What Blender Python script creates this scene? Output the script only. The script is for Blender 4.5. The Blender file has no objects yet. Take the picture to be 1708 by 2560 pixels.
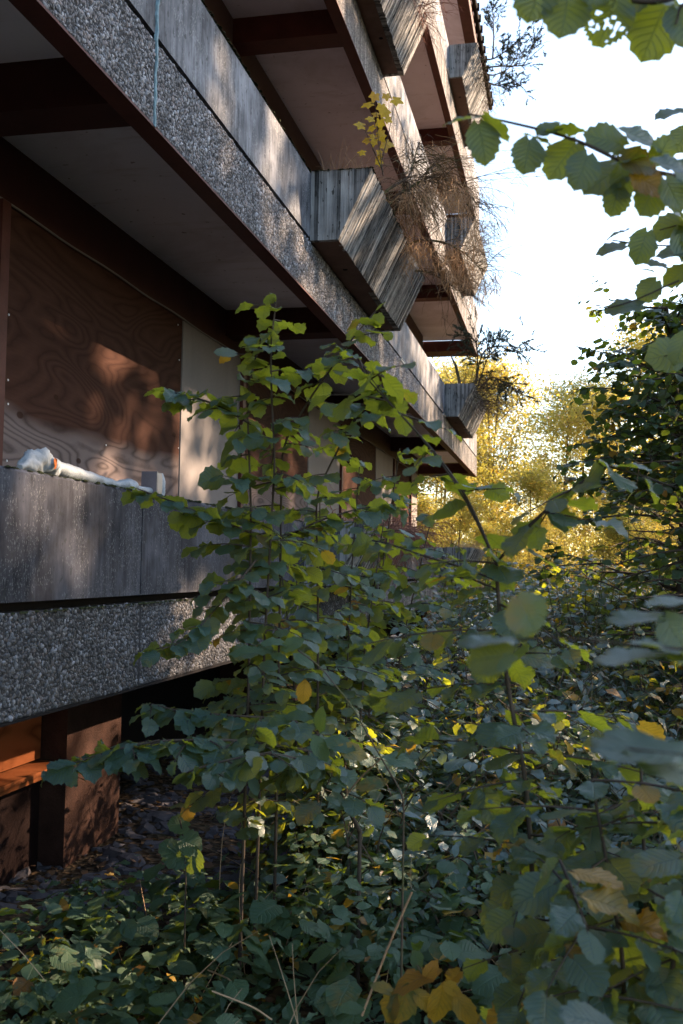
import bpy, math, random
import numpy as np
from mathutils import Vector, Matrix

rng = np.random.default_rng(7)
random.seed(7)
SC = bpy.context.scene
COL = SC.collection
R = math.radians
ZE = 1.6                                   # eye height above the ground

# ------------------------------------------------------------------ camera
YAW, PIT, ROL, FPX = R(12.29), R(3.036), R(0.99), 2544.6
cF = np.array([-math.sin(YAW)*math.cos(PIT), math.cos(YAW)*math.cos(PIT), math.sin(PIT)])
_r = np.array([math.cos(YAW), math.sin(YAW), 0.0]); _u = np.cross(_r, cF)
cR = _r*math.cos(ROL) + _u*math.sin(ROL)
cU = -_r*math.sin(ROL) + _u*math.cos(ROL)
cam_d = bpy.data.cameras.new('camera'); cam = bpy.data.objects.new('camera', cam_d); COL.objects.link(cam)
cam.matrix_world = Matrix(((cR[0], cU[0], -cF[0], 0), (cR[1], cU[1], -cF[1], 0), (cR[2], cU[2], -cF[2], ZE), (0, 0, 0, 1)))
cam_d.sensor_fit = 'VERTICAL'; cam_d.sensor_height = 36; cam_d.sensor_width = 24
cam_d.lens = FPX/2560*36
cam_d.clip_start = 0.05; cam_d.clip_end = 1500
cam_d.dof.use_dof = True; cam_d.dof.focus_distance = 6.0; cam_d.dof.aperture_fstop = 6.5
SC.camera = cam

# ------------------------------------------------------------------ light
SUN_EL, SUN_AZ = R(23.5), R(52)            # azimuth measured from +Y towards +X
sd = np.array([math.sin(SUN_AZ)*math.cos(SUN_EL), math.cos(SUN_AZ)*math.cos(SUN_EL), math.sin(SUN_EL)])
W = bpy.data.worlds.new('World'); SC.world = W; W.use_nodes = True
wn = W.node_tree.nodes; wn.clear()
sky = wn.new('ShaderNodeTexSky'); sky.sky_type = 'NISHITA'; sky.sun_disc = False
sky.sun_elevation = SUN_EL; sky.sun_rotation = SUN_AZ; sky.air_density = 1.0; sky.dust_density = 1.3; sky.ozone_density = 1.0
bg = wn.new('ShaderNodeBackground'); bg.inputs['Strength'].default_value = 0.10
wo = wn.new('ShaderNodeOutputWorld')
W.node_tree.links.new(sky.outputs[0], bg.inputs[0]); W.node_tree.links.new(bg.outputs[0], wo.inputs[0])
sl = bpy.data.lights.new('sun', 'SUN'); sl.energy = 3.7; sl.angle = R(0.5); sl.color = (1.0, 0.73, 0.50)
so = bpy.data.objects.new('sun', sl); COL.objects.link(so)
so.rotation_euler = Vector(sd).to_track_quat('Z', 'Y').to_euler()
so.location = (20, 20, 30)
SC.view_settings.view_transform = 'Standard'; SC.view_settings.look = 'None'
SC.view_settings.exposure = 2.5; SC.view_settings.gamma = 1.0
SC.cycles.max_bounces = 7; SC.cycles.diffuse_bounces = 4; SC.cycles.glossy_bounces = 2
SC.cycles.transmission_bounces = 4; SC.cycles.transparent_max_bounces = 6
SC.cycles.use_denoising = True

def ray(px, py):
    return cF + cR*((px-854)/FPX) + cU*((1280-py)/FPX)
def at(px, py, Y):
    r = ray(px, py); p = r*Y/r[1]; return np.array([p[0], p[1], p[2]+ZE])
def atX(px, py, X):
    r = ray(px, py); p = r*X/r[0]; return np.array([p[0], p[1], p[2]+ZE])

# ------------------------------------------------------------------ material helpers
class NT:
    def __init__(s, name):
        s.m = bpy.data.materials.new(name); s.m.use_nodes = True
        s.t = s.m.node_tree; s.t.nodes.clear(); s.out = s.t.nodes.new('ShaderNodeOutputMaterial')
    def n(s, typ, ins=None, **kw):
        nd = s.t.nodes.new('ShaderNode'+typ)
        for k, v in kw.items(): setattr(nd, k, v)
        for k, v in (ins or {}).items(): s.set(nd.inputs[k], v)
        return nd
    def set(s, sock, v):
        if isinstance(v, bpy.types.NodeSocket): s.t.links.new(v, sock)
        elif isinstance(v, bpy.types.Node): s.t.links.new(v.outputs[0], sock)
        else:
            if isinstance(v, (tuple, list)) and len(v) == 3 and sock.type == 'RGBA': v = (*v, 1)
            sock.default_value = v
    def math(s, op, a, b=0.0, c=0.0, clamp=False):
        nd = s.n('Math', {0: a, 1: b, 2: c}, operation=op, use_clamp=clamp); return nd.outputs[0]
    def mix(s, f, a, b, mode='MIX'):
        nd = s.n('Mix', data_type='RGBA', blend_type=mode)
        s.set(nd.inputs[0], f); s.set(nd.inputs[6], a); s.set(nd.inputs[7], b); return nd.outputs[2]
    def ramp(s, f, stops):
        nd = s.n('ValToRGB', {0: f}); e = nd.color_ramp.elements
        while len(e) < len(stops): e.new(0.5)
        for el, (p, c) in zip(e, stops):
            el.position = p; el.color = (*c, 1) if isinstance(c, tuple) else (c, c, c, 1)
        return nd.outputs[0]
    def obj(s, sc=(1, 1, 1), loc=(0, 0, 0)):
        tc = s.n('TexCoord'); mp = s.n('Mapping', {'Vector': tc.outputs['Object'], 'Scale': sc, 'Location': loc}); return mp.outputs[0]
    def noise(s, v, scale, detail=4, rough=0.55, dist=0.0):
        return s.n('TexNoise', {'Vector': v, 'Scale': scale, 'Detail': detail, 'Roughness': rough, 'Distortion': dist}).outputs[0]
    def bump(s, h, strength=0.5, dist=0.01, normal=None):
        ins = {'Height': h, 'Strength': strength, 'Distance': dist}
        if normal is not None: ins['Normal'] = normal
        return s.n('Bump', ins).outputs[0]
    def bsdf(s, col, rough=0.8, normal=None, spec=0.3, **ins):
        b = s.n('BsdfPrincipled', {'Base Color': col, 'Roughness': rough, 'Specular IOR Level': spec, **ins})
        if normal is not None: s.set(b.inputs['Normal'], normal)
        return b
    def done(s, sh):
        s.t.links.new(sh.outputs[0], s.out.inputs[0]); return s.m

def m_plain(name, col, rough=0.7, nscale=6.0, var=0.25, bump=0.2, spec=0.10, streak=False):
    t = NT(name); v = t.obj((1, 1, 0.25 if streak else 1))
    n = t.noise(v, nscale, 6, 0.6); n2 = t.noise(t.obj(), nscale*14, 3)
    f = t.math('MULTIPLY_ADD', n, 1.0, t.math('MULTIPLY', n2, 0.35))
    c = t.mix(t.math('SMOOTHSTEP' if False else 'SUBTRACT', f, 0.15, clamp=True), tuple(x*(1-var) for x in col), tuple(min(1, x*(1+var)) for x in col))
    return t.done(t.bsdf(c, rough, t.bump(n2, bump, 0.004), spec))

def m_concrete(name, dark, light, seed=0.0, lichen=0.5):
    t = NT(name)
    st = t.noise(t.obj((24, 24, 2.6), (seed, 0, 0)), 1.0, 7, 0.62, 0.5)
    st2 = t.noise(t.obj((70, 70, 3.0), (seed, 3, 0)), 1.0, 4, 0.6)
    big = t.noise(t.obj((1, 1, .8), (seed, 1, 5)), 2.2, 6, 0.65)
    a = t.math('MULTIPLY_ADD', st, 0.45, t.math('MULTIPLY_ADD', st2, 0.08, 0.22))
    a = t.math('ADD', a, t.math('MULTIPLY', t.math('SUBTRACT', big, 0.5), 1.0))
    c = t.ramp(a, [(0.36, dark), (0.50, tuple((x+y)*0.42 for x, y in zip(dark, light))), (0.66, light), (0.8, tuple(min(1, x*1.25) for x in light))])
    sp = t.noise(t.obj((1, 1, 0.45)), 130, 2, 0.7)
    lm = t.noise(t.obj((1, 1, 0.6), (seed, 0, 0)), 4.5, 4, 0.6)
    mask = t.math('MULTIPLY', t.math('GREATER_THAN', sp, 0.60), t.math('GREATER_THAN', lm, 0.50))
    c = t.mix(t.math('MULTIPLY', mask, lichen), c, (0.50, 0.52, 0.50))
    dm = t.noise(t.obj((1, 1, 0.7), (seed+4, 0, 2)), 26, 3, 0.6)
    c = t.mix(t.math('MULTIPLY', t.math('GREATER_THAN', dm, 0.63), 0.55), c, (0.03, 0.032, 0.028))
    fine = t.noise(t.obj(), 300, 2)
    h = t.math('ADD', t.math('MULTIPLY', st2, 0.15), t.math('MULTIPLY', fine, 0.6))
    return t.done(t.bsdf(c, 0.85, t.bump(h, 0.5, 0.004), 0.25))

def m_stone(name, lo, hi, k=1.0):
    t = NT(name)
    a = t.n('Attribute', attribute_name='lr', attribute_type='GEOMETRY').outputs['Fac']
    c = t.ramp(a, [(0.0, lo), (0.3, (0.20*k, 0.19*k, 0.20*k)), (0.5, (0.30*k, 0.25*k, 0.24*k)), (0.62, (0.22*k, 0.24*k, 0.27*k)), (0.8, (0.36*k, 0.35*k, 0.36*k)), (1.0, hi)])
    n = t.noise(t.obj((1, 1, 0.6)), 6, 6, 0.7)
    c = t.mix(t.ramp(n, [(0.42, 0.10), (0.66, 0.75)]), c, (0.045, 0.047, 0.050))
    return t.done(t.bsdf(c, 0.6, t.bump(t.noise(t.obj(), 250, 2), 0.4, 0.003), 0.35))

def m_aggregate(name):
    t = NT(name)
    v = t.n('TexVoronoi', {'Vector': t.obj(), 'Scale': 62.0, 'Randomness': 1.0})
    c = t.ramp(v.outputs['Color'], [(0.0, (0.07, 0.07, 0.07)), (0.35, (0.22, 0.20, 0.20)), (0.6, (0.36, 0.32, 0.31)), (1.0, (0.62, 0.60, 0.58))])
    n = t.noise(t.obj((5, 5, 0.6)), 1.0, 6, 0.6)
    c = t.mix(t.ramp(n, [(0.45, 0.75), (0.62, 0.0)]), c, (0.06, 0.058, 0.055))
    h = t.math('SUBTRACT', 1.0, t.math('MULTIPLY', v.outputs['Distance'], 1.6))
    return t.done(t.bsdf(c, 0.75, t.bump(h, 1.0, 0.02), 0.3))

def m_board(name, dark, light):
    t = NT(name)
    a = t.n('Attribute', attribute_name='lr', attribute_type='GEOMETRY').outputs['Fac']
    st = t.noise(t.obj((30, 45, 1.6)), 1.0, 6, 0.65)
    st2 = t.noise(t.obj((90, 120, 2.0)), 1.0, 4, 0.6)
    big = t.noise(t.obj((1, 1, 1)), 3.0, 5, 0.6)
    f = t.math('ADD', t.math('MULTIPLY', a, 0.30), t.math('MULTIPLY_ADD', st, 0.55, t.math('MULTIPLY', big, 0.42)))
    c = t.ramp(f, [(0.42, dark), (0.60, tuple((x+y)*.4 for x, y in zip(dark, light))), (0.80, light), (0.95, tuple(min(1, x*1.3) for x in light))])
    pit = t.noise(t.obj((1, 1, 0.35)), 34, 2, 0.5)
    c = t.mix(t.math('MULTIPLY', t.math('GREATER_THAN', pit, 0.66), 0.8), c, (0.02, 0.02, 0.018))
    h = t.math('ADD', st, t.math('MULTIPLY', st2, 0.8))
    return t.done(t.bsdf(c, 0.85, t.bump(h, 0.7, 0.015), 0.2))

def m_ply(name, a_, b_, grey, bands=24.0):
    """rotary-cut plywood: contour lines of a smooth field give the cathedral grain"""
    t = NT(name)
    v = t.obj((0, 0.55, 2.3))
    f = t.noise(v, 1.0, 1.6, 0.4, 0.5)
    d = t.noise(t.obj((1, 4, 10)), 2.0, 3)
    x = t.math('ADD', t.math('MULTIPLY', f, bands), t.math('MULTIPLY', d, 0.35))
    w = t.math('PINGPONG', x, 0.5)
    g = t.ramp(t.math('MULTIPLY', w, 2.0), [(0.0, b_), (0.35, a_), (1.0, tuple(min(1, q*1.25) for q in a_))])
    fine = t.noise(t.obj((1, 6, 120)), 1.0, 3)
    g = t.mix(t.math('MULTIPLY', fine, 0.35), g, tuple(q*0.4 for q in b_))
    tc = t.n('TexCoord'); sp = t.n('SeparateXYZ', {0: tc.outputs['Object']})
    wz = t.ramp(t.math('ADD', sp.outputs[2], t.math('MULTIPLY', t.noise(t.obj((1, .5, 2)), 1.3, 3), 0.35)), [(0.0, 1.0), (1.0, 0.0)])
    # weathering: grey and washed out near the foot where rain reaches, darker above
    wf = t.n('MapRange', {0: t.math('ADD', sp.outputs[2], t.math('MULTIPLY', t.noise(t.obj((1, .5, 2)), 1.3, 3), 0.32)), 1: 2.56, 2: 2.68, 3: 0.9, 4: 0.0}).outputs[0]
    g = t.mix(wf, g, t.mix(t.ramp(t.math('MULTIPLY', w, 2.0), [(0.0, 0.9), (0.5, 0.1), (1.0, 0.0)]), grey, tuple(q*0.40 for q in grey)))
    kn = t.n('TexVoronoi', {'Vector': t.obj((1, 1.0, 1.8)), 'Scale': 1.7}).outputs['Distance']
    g = t.mix(t.ramp(kn, [(0.055, 0.85), (0.075, 0.0)]), g, (0.035, 0.016, 0.010))
    h = t.math('ADD', w, t.math('MULTIPLY', fine, 0.6))
    return t.done(t.bsdf(g, 0.85, t.bump(h, 0.35, 0.004), 0.05))

def m_leaf(name, g1, g2, tr, y1=(0.42, 0.26, 0.02), y2=(0.22, 0.09, 0.025), trans=0.42, rough=0.42, spec=0.5, veins=8.0, sheen=None):
    t = NT(name)
    lr = t.n('Attribute', attribute_name='lr', attribute_type='GEOMETRY').outputs['Fac']
    ag = t.n('Attribute', attribute_name='age', attribute_type='GEOMETRY').outputs['Fac']
    uv = t.n('UVMap'); s = t.n('SeparateXYZ', {0: uv.outputs[0]})
    au = t.math('ABSOLUTE', t.math('MULTIPLY_ADD', s.outputs[0], 2.0, -1.0))
    fr = t.math('FRACT', t.math('MULTIPLY', t.math('MULTIPLY_ADD', au, -0.30, s.outputs[1]), veins))
    vl = t.math('PINGPONG', fr, 0.5)                       # 0 on a vein, .5 between
    vm = t.math('MINIMUM', t.math('MULTIPLY', vl, 7.0), t.math('MULTIPLY', au, 16.0))
    vm = t.math('MINIMUM', vm, 1.0)
    base = t.mix(lr, g1, g2)
    yel = t.mix(lr, y1, y2)
    blot = t.noise(t.obj(), 28, 3, 0.6)
    agf = t.math('MULTIPLY_ADD', t.math('SUBTRACT', blot, 0.5), 1.6, t.math('MULTIPLY_ADD', ag, 2.0, -0.5), clamp=True)
    agf = t.math('MULTIPLY', agf, t.math('GREATER_THAN', ag, 0.08))
    c = t.mix(agf, base, yel)
    c = t.mix(t.math('MULTIPLY', t.math('SUBTRACT', 1.0, vm), 0.35), c, t.mix(agf, tuple(x*2.0 for x in g2), yel))
    tc = t.mix(agf, t.mix(lr, tr, tuple(x*0.7 for x in tr)), (0.85, 0.50, 0.04))
    tc = t.mix(t.math('MULTIPLY', t.math('SUBTRACT', 1.0, vm), 0.45), tc, (0.05, 0.09, 0.01))
    h = t.math('ADD', t.math('MULTIPLY', vm, 0.8), t.math('MULTIPLY', blot, 0.4))
    nm = t.bump(h, 0.55, 0.004)
    b = t.bsdf(c, rough, nm, spec)
    tl = t.n('BsdfTranslucent', {'Color': tc, 'Normal': nm})
    mx = t.n('MixShader', {0: trans}); t.set(mx.inputs[1], b); t.set(mx.inputs[2], tl)
    return t.done(mx)

def m_bark(name, c1, c2, moss=0.0):
    t = NT(name); n = t.noise(t.obj((1, 1, 0.25)), 30, 5, 0.65)
    c = t.mix(n, c1, c2)
    if moss: c = t.mix(t.ramp(t.noise(t.obj(), 5, 3), [(0.5, 0.0), (0.62, moss)]), c, (0.10, 0.13, 0.03))
    return t.done(t.bsdf(c, 0.85, t.bump(n, 0.6, 0.006), 0.2))

M = {}
M['concrete'] = m_concrete('weathered concrete', (0.06, 0.062, 0.07), (0.30, 0.31, 0.34), 0.0)
M['concrete_low'] = m_concrete('damp concrete', (0.014, 0.014, 0.019), (0.100, 0.100, 0.118), 3.0, 0.22)  # darker mix than the upper parapets, with less lichen
M['stone'] = m_stone('exposed pebbles', (0.04, 0.04, 0.045), (0.56, 0.56, 0.60), 0.95)
M['aggregate'] = m_aggregate('exposed aggregate')
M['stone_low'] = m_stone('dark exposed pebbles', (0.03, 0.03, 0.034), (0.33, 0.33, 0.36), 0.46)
M['mortar'] = m_plain('aggregate mortar', (0.045, 0.045, 0.048), 0.9, 20)
M['board'] = m_board('board marked concrete', (0.022, 0.022, 0.022), (0.44, 0.43, 0.42))
M['rust'] = m_plain('brown painted steel', (0.085, 0.030, 0.024), 0.55, 5, 0.5, 0.15)
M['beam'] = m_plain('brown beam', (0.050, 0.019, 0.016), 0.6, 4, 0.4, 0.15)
t = NT('pale soffit board')
n = t.noise(t.obj(), 1.1, 6, 0.65, 0.6); sp = t.noise(t.obj((1, 1, 1)), 18, 2, 0.5); ed = t.noise(t.obj((.5, 3, 1)), 2.2, 6, 0.7)
c = t.ramp(n, [(0.30, (0.60, 0.56, 0.60)), (0.5, (0.76, 0.73, 0.80)), (0.7, (0.80, 0.77, 0.85))])
c = t.mix(t.ramp(ed, [(0.58, 0.0), (0.72, 0.45)]), c, (0.40, 0.32, 0.27))
c = t.mix(t.ramp(sp, [(0.70, 0.0), (0.76, 0.7)]), c, (0.16, 0.11, 0.09))
M['soffit'] = t.done(t.bsdf(c, 0.8, t.bump(n, 0.1, 0.004), 0.25))
M['dark'] = m_plain('dark recess', (0.016, 0.014, 0.014), 0.9, 8)  # near-black colour carries the shade of grooves and basement
M['ply'] = m_ply('plywood board', (0.062, 0.029, 0.020), (0.046, 0.021, 0.015), (0.20, 0.158, 0.148))
M['ply_orange'] = m_ply('orange plywood board', (0.24, 0.075, 0.026), (0.13, 0.040, 0.015), (0.24, 0.075, 0.026), 13.0)
M['panel'] = m_plain('pale facing panel', (0.205, 0.185, 0.18), 0.7, 2.5, 0.25, 0.15, streak=True)
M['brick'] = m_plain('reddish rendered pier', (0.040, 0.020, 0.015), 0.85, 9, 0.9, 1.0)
M['seal'] = m_plain('pale blue sealant', (0.20, 0.30, 0.34), 0.6, 25, 0.5, 0.8, streak=True)
M['metal'] = m_plain('galvanised clip', (0.55, 0.56, 0.58), 0.35, 12, 0.2, 0.1, 0.6)
M['foil'] = m_plain('grey white wrapping', (0.27, 0.30, 0.32), 0.42, 16, 0.3, 0.9, 0.5)
M['foam'] = m_plain('white foam', (0.36, 0.39, 0.41), 0.9, 30, 0.3, 1.0)
M['rustspot'] = m_plain('orange rust', (0.42, 0.12, 0.03), 0.9, 40, 0.4)
M['bronze'] = m_plain('dull metal box', (0.16, 0.13, 0.14), 0.35, 10, 0.5, 0.1, 0.6)
M['ground_level'] = m_plain('damp dark brown render', (0.016, 0.008, 0.007), 0.9, 7, 0.5, 0.6)  # near-black colour stands in for the shade under the basement sill
M['soil'] = None
t = NT('forest soil'); n = t.noise(t.obj(), 3.0, 8, 0.65); v = t.n('TexVoronoi', {'Vector': t.obj(), 'Scale': 22.0})
c = t.ramp(n, [(0.3, (0.018, 0.013, 0.009)), (0.55, (0.05, 0.035, 0.020)), (0.75, (0.06, 0.06, 0.025))])
c = t.mix(t.math('MULTIPLY', t.math('GREATER_THAN', v.outputs['Color'], 0.62), 0.5), c, (0.13, 0.075, 0.035))
M['soil'] = t.done(t.bsdf(c, 0.95, t.bump(t.math('ADD', n, v.outputs['Distance']), 0.9, 0.05), 0.15))
G1, G2 = (0.034, 0.085, 0.082), (0.062, 0.116, 0.098)
M['hazel'] = m_leaf('hazel leaf', G1, G2, (0.58, 0.62, 0.03), trans=.46)
M['herb'] = m_leaf('herb leaf', (0.045, 0.095, 0.065), (0.08, 0.14, 0.07), (0.25, 0.33, 0.02), rough=0.5)
M['thicket'] = m_leaf('thicket leaf', (0.062, 0.115, 0.115), (0.13, 0.185, 0.175), (0.26, 0.34, 0.02), trans=.34, rough=0.34, spec=0.9)
M['beech'] = m_leaf('dark glossy leaf', (0.030, 0.068, 0.042), (0.052, 0.098, 0.052), (0.30, 0.40, 0.03), rough=0.36, spec=0.6)
M['gold'] = m_leaf('golden leaf', (0.40, 0.33, 0.08), (0.54, 0.44, 0.14), (0.74, 0.64, 0.12), y1=(0.55, 0.40, 0.16), y2=(0.45, 0.28, 0.13), trans=0.5, rough=0.55, spec=0.3)
M['litter'] = m_leaf('fallen leaf', (0.16, 0.085, 0.04), (0.10, 0.05, 0.025), (0.3, 0.16, 0.03), trans=0.2, rough=0.7)
M['maple'] = m_leaf('yellow maple leaf', (0.52, 0.36, 0.03), (0.62, 0.40, 0.03), (0.85, 0.6, 0.04), trans=0.45, veins=3)
M['needle'] = m_plain('juniper needles', (0.055, 0.075, 0.055), 0.7, 20, 0.3)
M['bark'] = m_bark('hazel bark', (0.035, 0.026, 0.020), (0.10, 0.075, 0.055))
M['barkpale'] = m_bark('pale trunk bark', (0.05, 0.038, 0.026), (0.15, 0.11, 0.07))
M['twig'] = m_bark('dead twigs', (0.05, 0.036, 0.028), (0.16, 0.11, 0.075), 0.5)
M['straw'] = m_plain('dry straw stalks', (0.44, 0.29, 0.17), 0.8, 30, 0.5)
M['straw_red'] = m_plain('reddish dry stalks', (0.24, 0.11, 0.08), 0.8, 30, 0.5)
M['upper_wall'] = m_plain('brown upper wall boarding', (0.13, 0.09, 0.08), 0.8, 3, 0.3, 0.2)
M['rubble'] = m_plain('rubble stone', (0.085, 0.078, 0.085), 0.85, 12, 0.5, 0.5)

# ------------------------------------------------------------------ objects
def tag(o, label=None, cat=None, group=None, kind=None):
    if label: o['label'] = label
    if cat: o['category'] = cat
    if group: o['group'] = group
    if kind: o['kind'] = kind
    return o
def empty(name, loc, label=None, cat=None, group=None):
    o = bpy.data.objects.new(name, None); COL.objects.link(o); o.location = loc; o.empty_display_size = 0.2
    return tag(o, label, cat, group)

class MB:
    def __init__(s): s.V = []; s.F = []; s.n = 0; s.A = []; s.G = []; s.U = []; s.hasuv = False
    def add(s, V, F, lr=0.0, age=0.0, UV=None):
        """V (n,3); F (m,3|4) int; lr, age scalars or (m,)"""
        V = np.asarray(V, float).reshape(-1, 3); F = np.asarray(F, int)
        m = len(F); s.V.append(V); s.F.append(F+s.n); s.n += len(V)
        s.A.append(np.broadcast_to(np.asarray(lr, float), (m,)).copy()); s.G.append(np.broadcast_to(np.asarray(age, float), (m,)).copy())
        if UV is None: UV = np.zeros((m, F.shape[1], 2))
        else: s.hasuv = True
        s.U.append(UV)
    def box(s, x0, x1, y0, y1, z0, z1, lr=0.0):
        V = [(x, y, z) for x in (x0, x1) for y in (y0, y1) for z in (z0, z1)]
        s.add(V, [(0, 1, 3, 2), (4, 6, 7, 5), (0, 4, 5, 1), (2, 3, 7, 6), (0, 2, 6, 4), (1, 5, 7, 3)], lr)
    def prism(s, prof, y0, y1, lr=0.0):
        """extrude an x-z outline (counter-clockwise seen from -Y) along Y"""
        n = len(prof); V = [(p[0], y0, p[1]) for p in prof]+[(p[0], y1, p[1]) for p in prof]
        s.add(V, [(i, (i+1) % n, n+(i+1) % n, n+i) for i in range(n)], lr)
        if n == 4: s.add(V, [(0, 1, 2, 3)][0:1], lr) if False else None
        c0 = [(p[0], y0, p[1]) for p in prof]; c1 = [(p[0], y1, p[1]) for p in prof]
        s.add(c0, [(0, i+1, i) for i in range(1, n-1)], lr); s.add(c1, [(0, i, i+1) for i in range(1, n-1)], lr)
    def tube(s, P, r, k=6, lr=0.0):
        P = np.asarray(P, float); n = len(P)
        r = np.broadcast_to(np.asarray(r, float), (n,)) if np.ndim(r) else np.full(n, r)
        T = np.gradient(P, axis=0); T /= np.linalg.norm(T, axis=1)[:, None]+1e-9
        up = np.array([0.31, 0.22, 0.92]) if abs(T[0, 2]) < 0.9 else np.array([1., 0.2, 0])
        A = np.cross(T, up); A /= np.linalg.norm(A, axis=1)[:, None]+1e-9; B = np.cross(T, A)
        a = np.arange(k)*2*math.pi/k
        V = P[:, None]+r[:, None, None]*(np.cos(a)[None, :, None]*A[:, None]+np.sin(a)[None, :, None]*B[:, None])
        i = np.arange(n-1)[:, None]*k; j = np.arange(k)[None]; j2 = (j+1) % k
        F = np.stack([i+j, i+j2, i+k+j2, i+k+j], -1).reshape(-1, 4)
        s.add(V.reshape(-1, 3), F, lr)
    def build(s, name, mat, parent=None, smooth=False, loc=None):
        me = bpy.data.meshes.new(name)
        if s.V:
            V = np.concatenate(s.V)
            if parent is not None and loc is None: V = V-np.array(parent.matrix_basis.translation)
            elif loc is not None: V = V-np.array(loc)
            me.vertices.add(len(V)); me.vertices.foreach_set('co', V.astype(np.float32).ravel())
            lp = np.concatenate([f.ravel() for f in s.F]); tot = np.concatenate([np.full(len(f), f.shape[1]) for f in s.F])
            me.loops.add(len(lp)); me.loops.foreach_set('vertex_index', lp.astype(np.int32))
            me.polygons.add(len(tot)); st = np.concatenate([[0], np.cumsum(tot)[:-1]])
            me.polygons.foreach_set('loop_start', st.astype(np.int32))
            try: me.polygons.foreach_set('loop_total', tot.astype(np.int32))
            except Exception: pass
            me.polygons.foreach_set('use_smooth', np.full(len(tot), bool(smooth)))
            me.update(calc_edges=True)
            a = me.attributes.new('lr', 'FLOAT', 'FACE'); a.data.foreach_set('value', np.concatenate(s.A).astype(np.float32))
            a = me.attributes.new('age', 'FLOAT', 'FACE'); a.data.foreach_set('value', np.concatenate(s.G).astype(np.float32))
            if s.hasuv:
                u = me.uv_layers.new(name='UVMap'); u.data.foreach_set('uv', np.concatenate([q.reshape(-1) for q in s.U]).astype(np.float32))
        me.materials.append(mat)
        o = bpy.data.objects.new(name, me); COL.objects.link(o)
        if parent is not None: o.parent = parent
        if loc is not None: o.location = loc
        return o

# ------------------------------------------------------------------ leaves
def leaf_template(kind, rows, half):
    wprof = {
        'hazel': lambda t: 0.53*np.sin(math.pi*t**0.86)**0.58*(1-0.18*t**3),
        'narrow': lambda t: 0.19*np.sin(math.pi*t**0.85)**0.9,
        'oval': lambda t: 0.29*np.sin(math.pi*t**0.9)**0.8,
    }[kind]
    ts = np.linspace(0, 1, rows+1); us = np.linspace(-1, 1, 2*half+1)
    V = np.zeros((rows+1, 2*half+1, 3)); UV = np.zeros((rows+1, 2*half+1, 2))
    for i, tt in enumerate(ts):
        w = wprof(np.clip(tt, 1e-4, 1-1e-4)) if 0 < i < rows else (0.0 if i == rows else (0.10 if kind == 'hazel' else 0.01))
        ser = 1.0
        if rows >= 9 and 0 < i < rows and kind != 'narrow': ser = 1.05 if i % 2 else 0.93
        for j, u in enumerate(us):
            x = u*w*(ser if abs(u) == 1 else 1)
            y = tt + (0.05 if (ser > 1 and abs(u) == 1) else 0) - (0.13*abs(u)**1.5*(1-tt)**3 if kind == 'hazel' else 0)
            z = 0.13*abs(x)-0.15*tt*tt+0.045*math.sin(9*tt+2.5*u)*abs(u)+0.03*math.sin(23*tt)*u*u
            V[i, j] = (x, y, z); UV[i, j] = (u*.5+.5, tt)
    c = 2*half+1
    F = [(i*c+j, i*c+j+1, (i+1)*c+j+1, (i+1)*c+j) for i in range(rows) for j in range(2*half)]
    F = np.array(F); return V.reshape(-1, 3), F, UV.reshape(-1, 2)[F]
def maple_template():
    a = []
    for k, (ang, L) in enumerate([(-150, .40), (-122, .66), (-95, .52), (-60, .90), (-33, .62), (-12, .86), (0, 1.0), (12, .86), (33, .62), (60, .90), (95, .52), (122, .66), (150, .40)]):
        q = R(ang); a.append((math.sin(q)*L*.62, .25+math.cos(q)*L*.72, -0.12*L*L))
    V = np.array([(0, .2, 0.03)]+a); F = np.array([(0, i, i+1) for i in range(1, 13)])
    UV = np.stack([V[:, 0]*.7+.5, V[:, 1]], -1); return V, F, UV[F]
TPL = {'h3': leaf_template('hazel', 13, 3), 'h2': leaf_template('hazel', 9, 1), 'h1': leaf_template('hazel', 4, 1), 'n2': leaf_template('narrow', 7, 1),
       'n1': leaf_template('narrow', 3, 1), 'o2': leaf_template('oval', 9, 1), 'o1': leaf_template('oval', 4, 1), 'o0': leaf_template('oval', 2, 1), 'maple': maple_template()}

_v = np.array([(0, 0, 0), (.30, .45, .05), (0, 1, -.05), (-.30, .45, .05)], float)
TPL['q'] = (_v, np.array([(0, 1, 2, 3)]), np.array([[(0.5, 0), (.9, .5), (.5, 1), (.1, .5)]], float))

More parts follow.
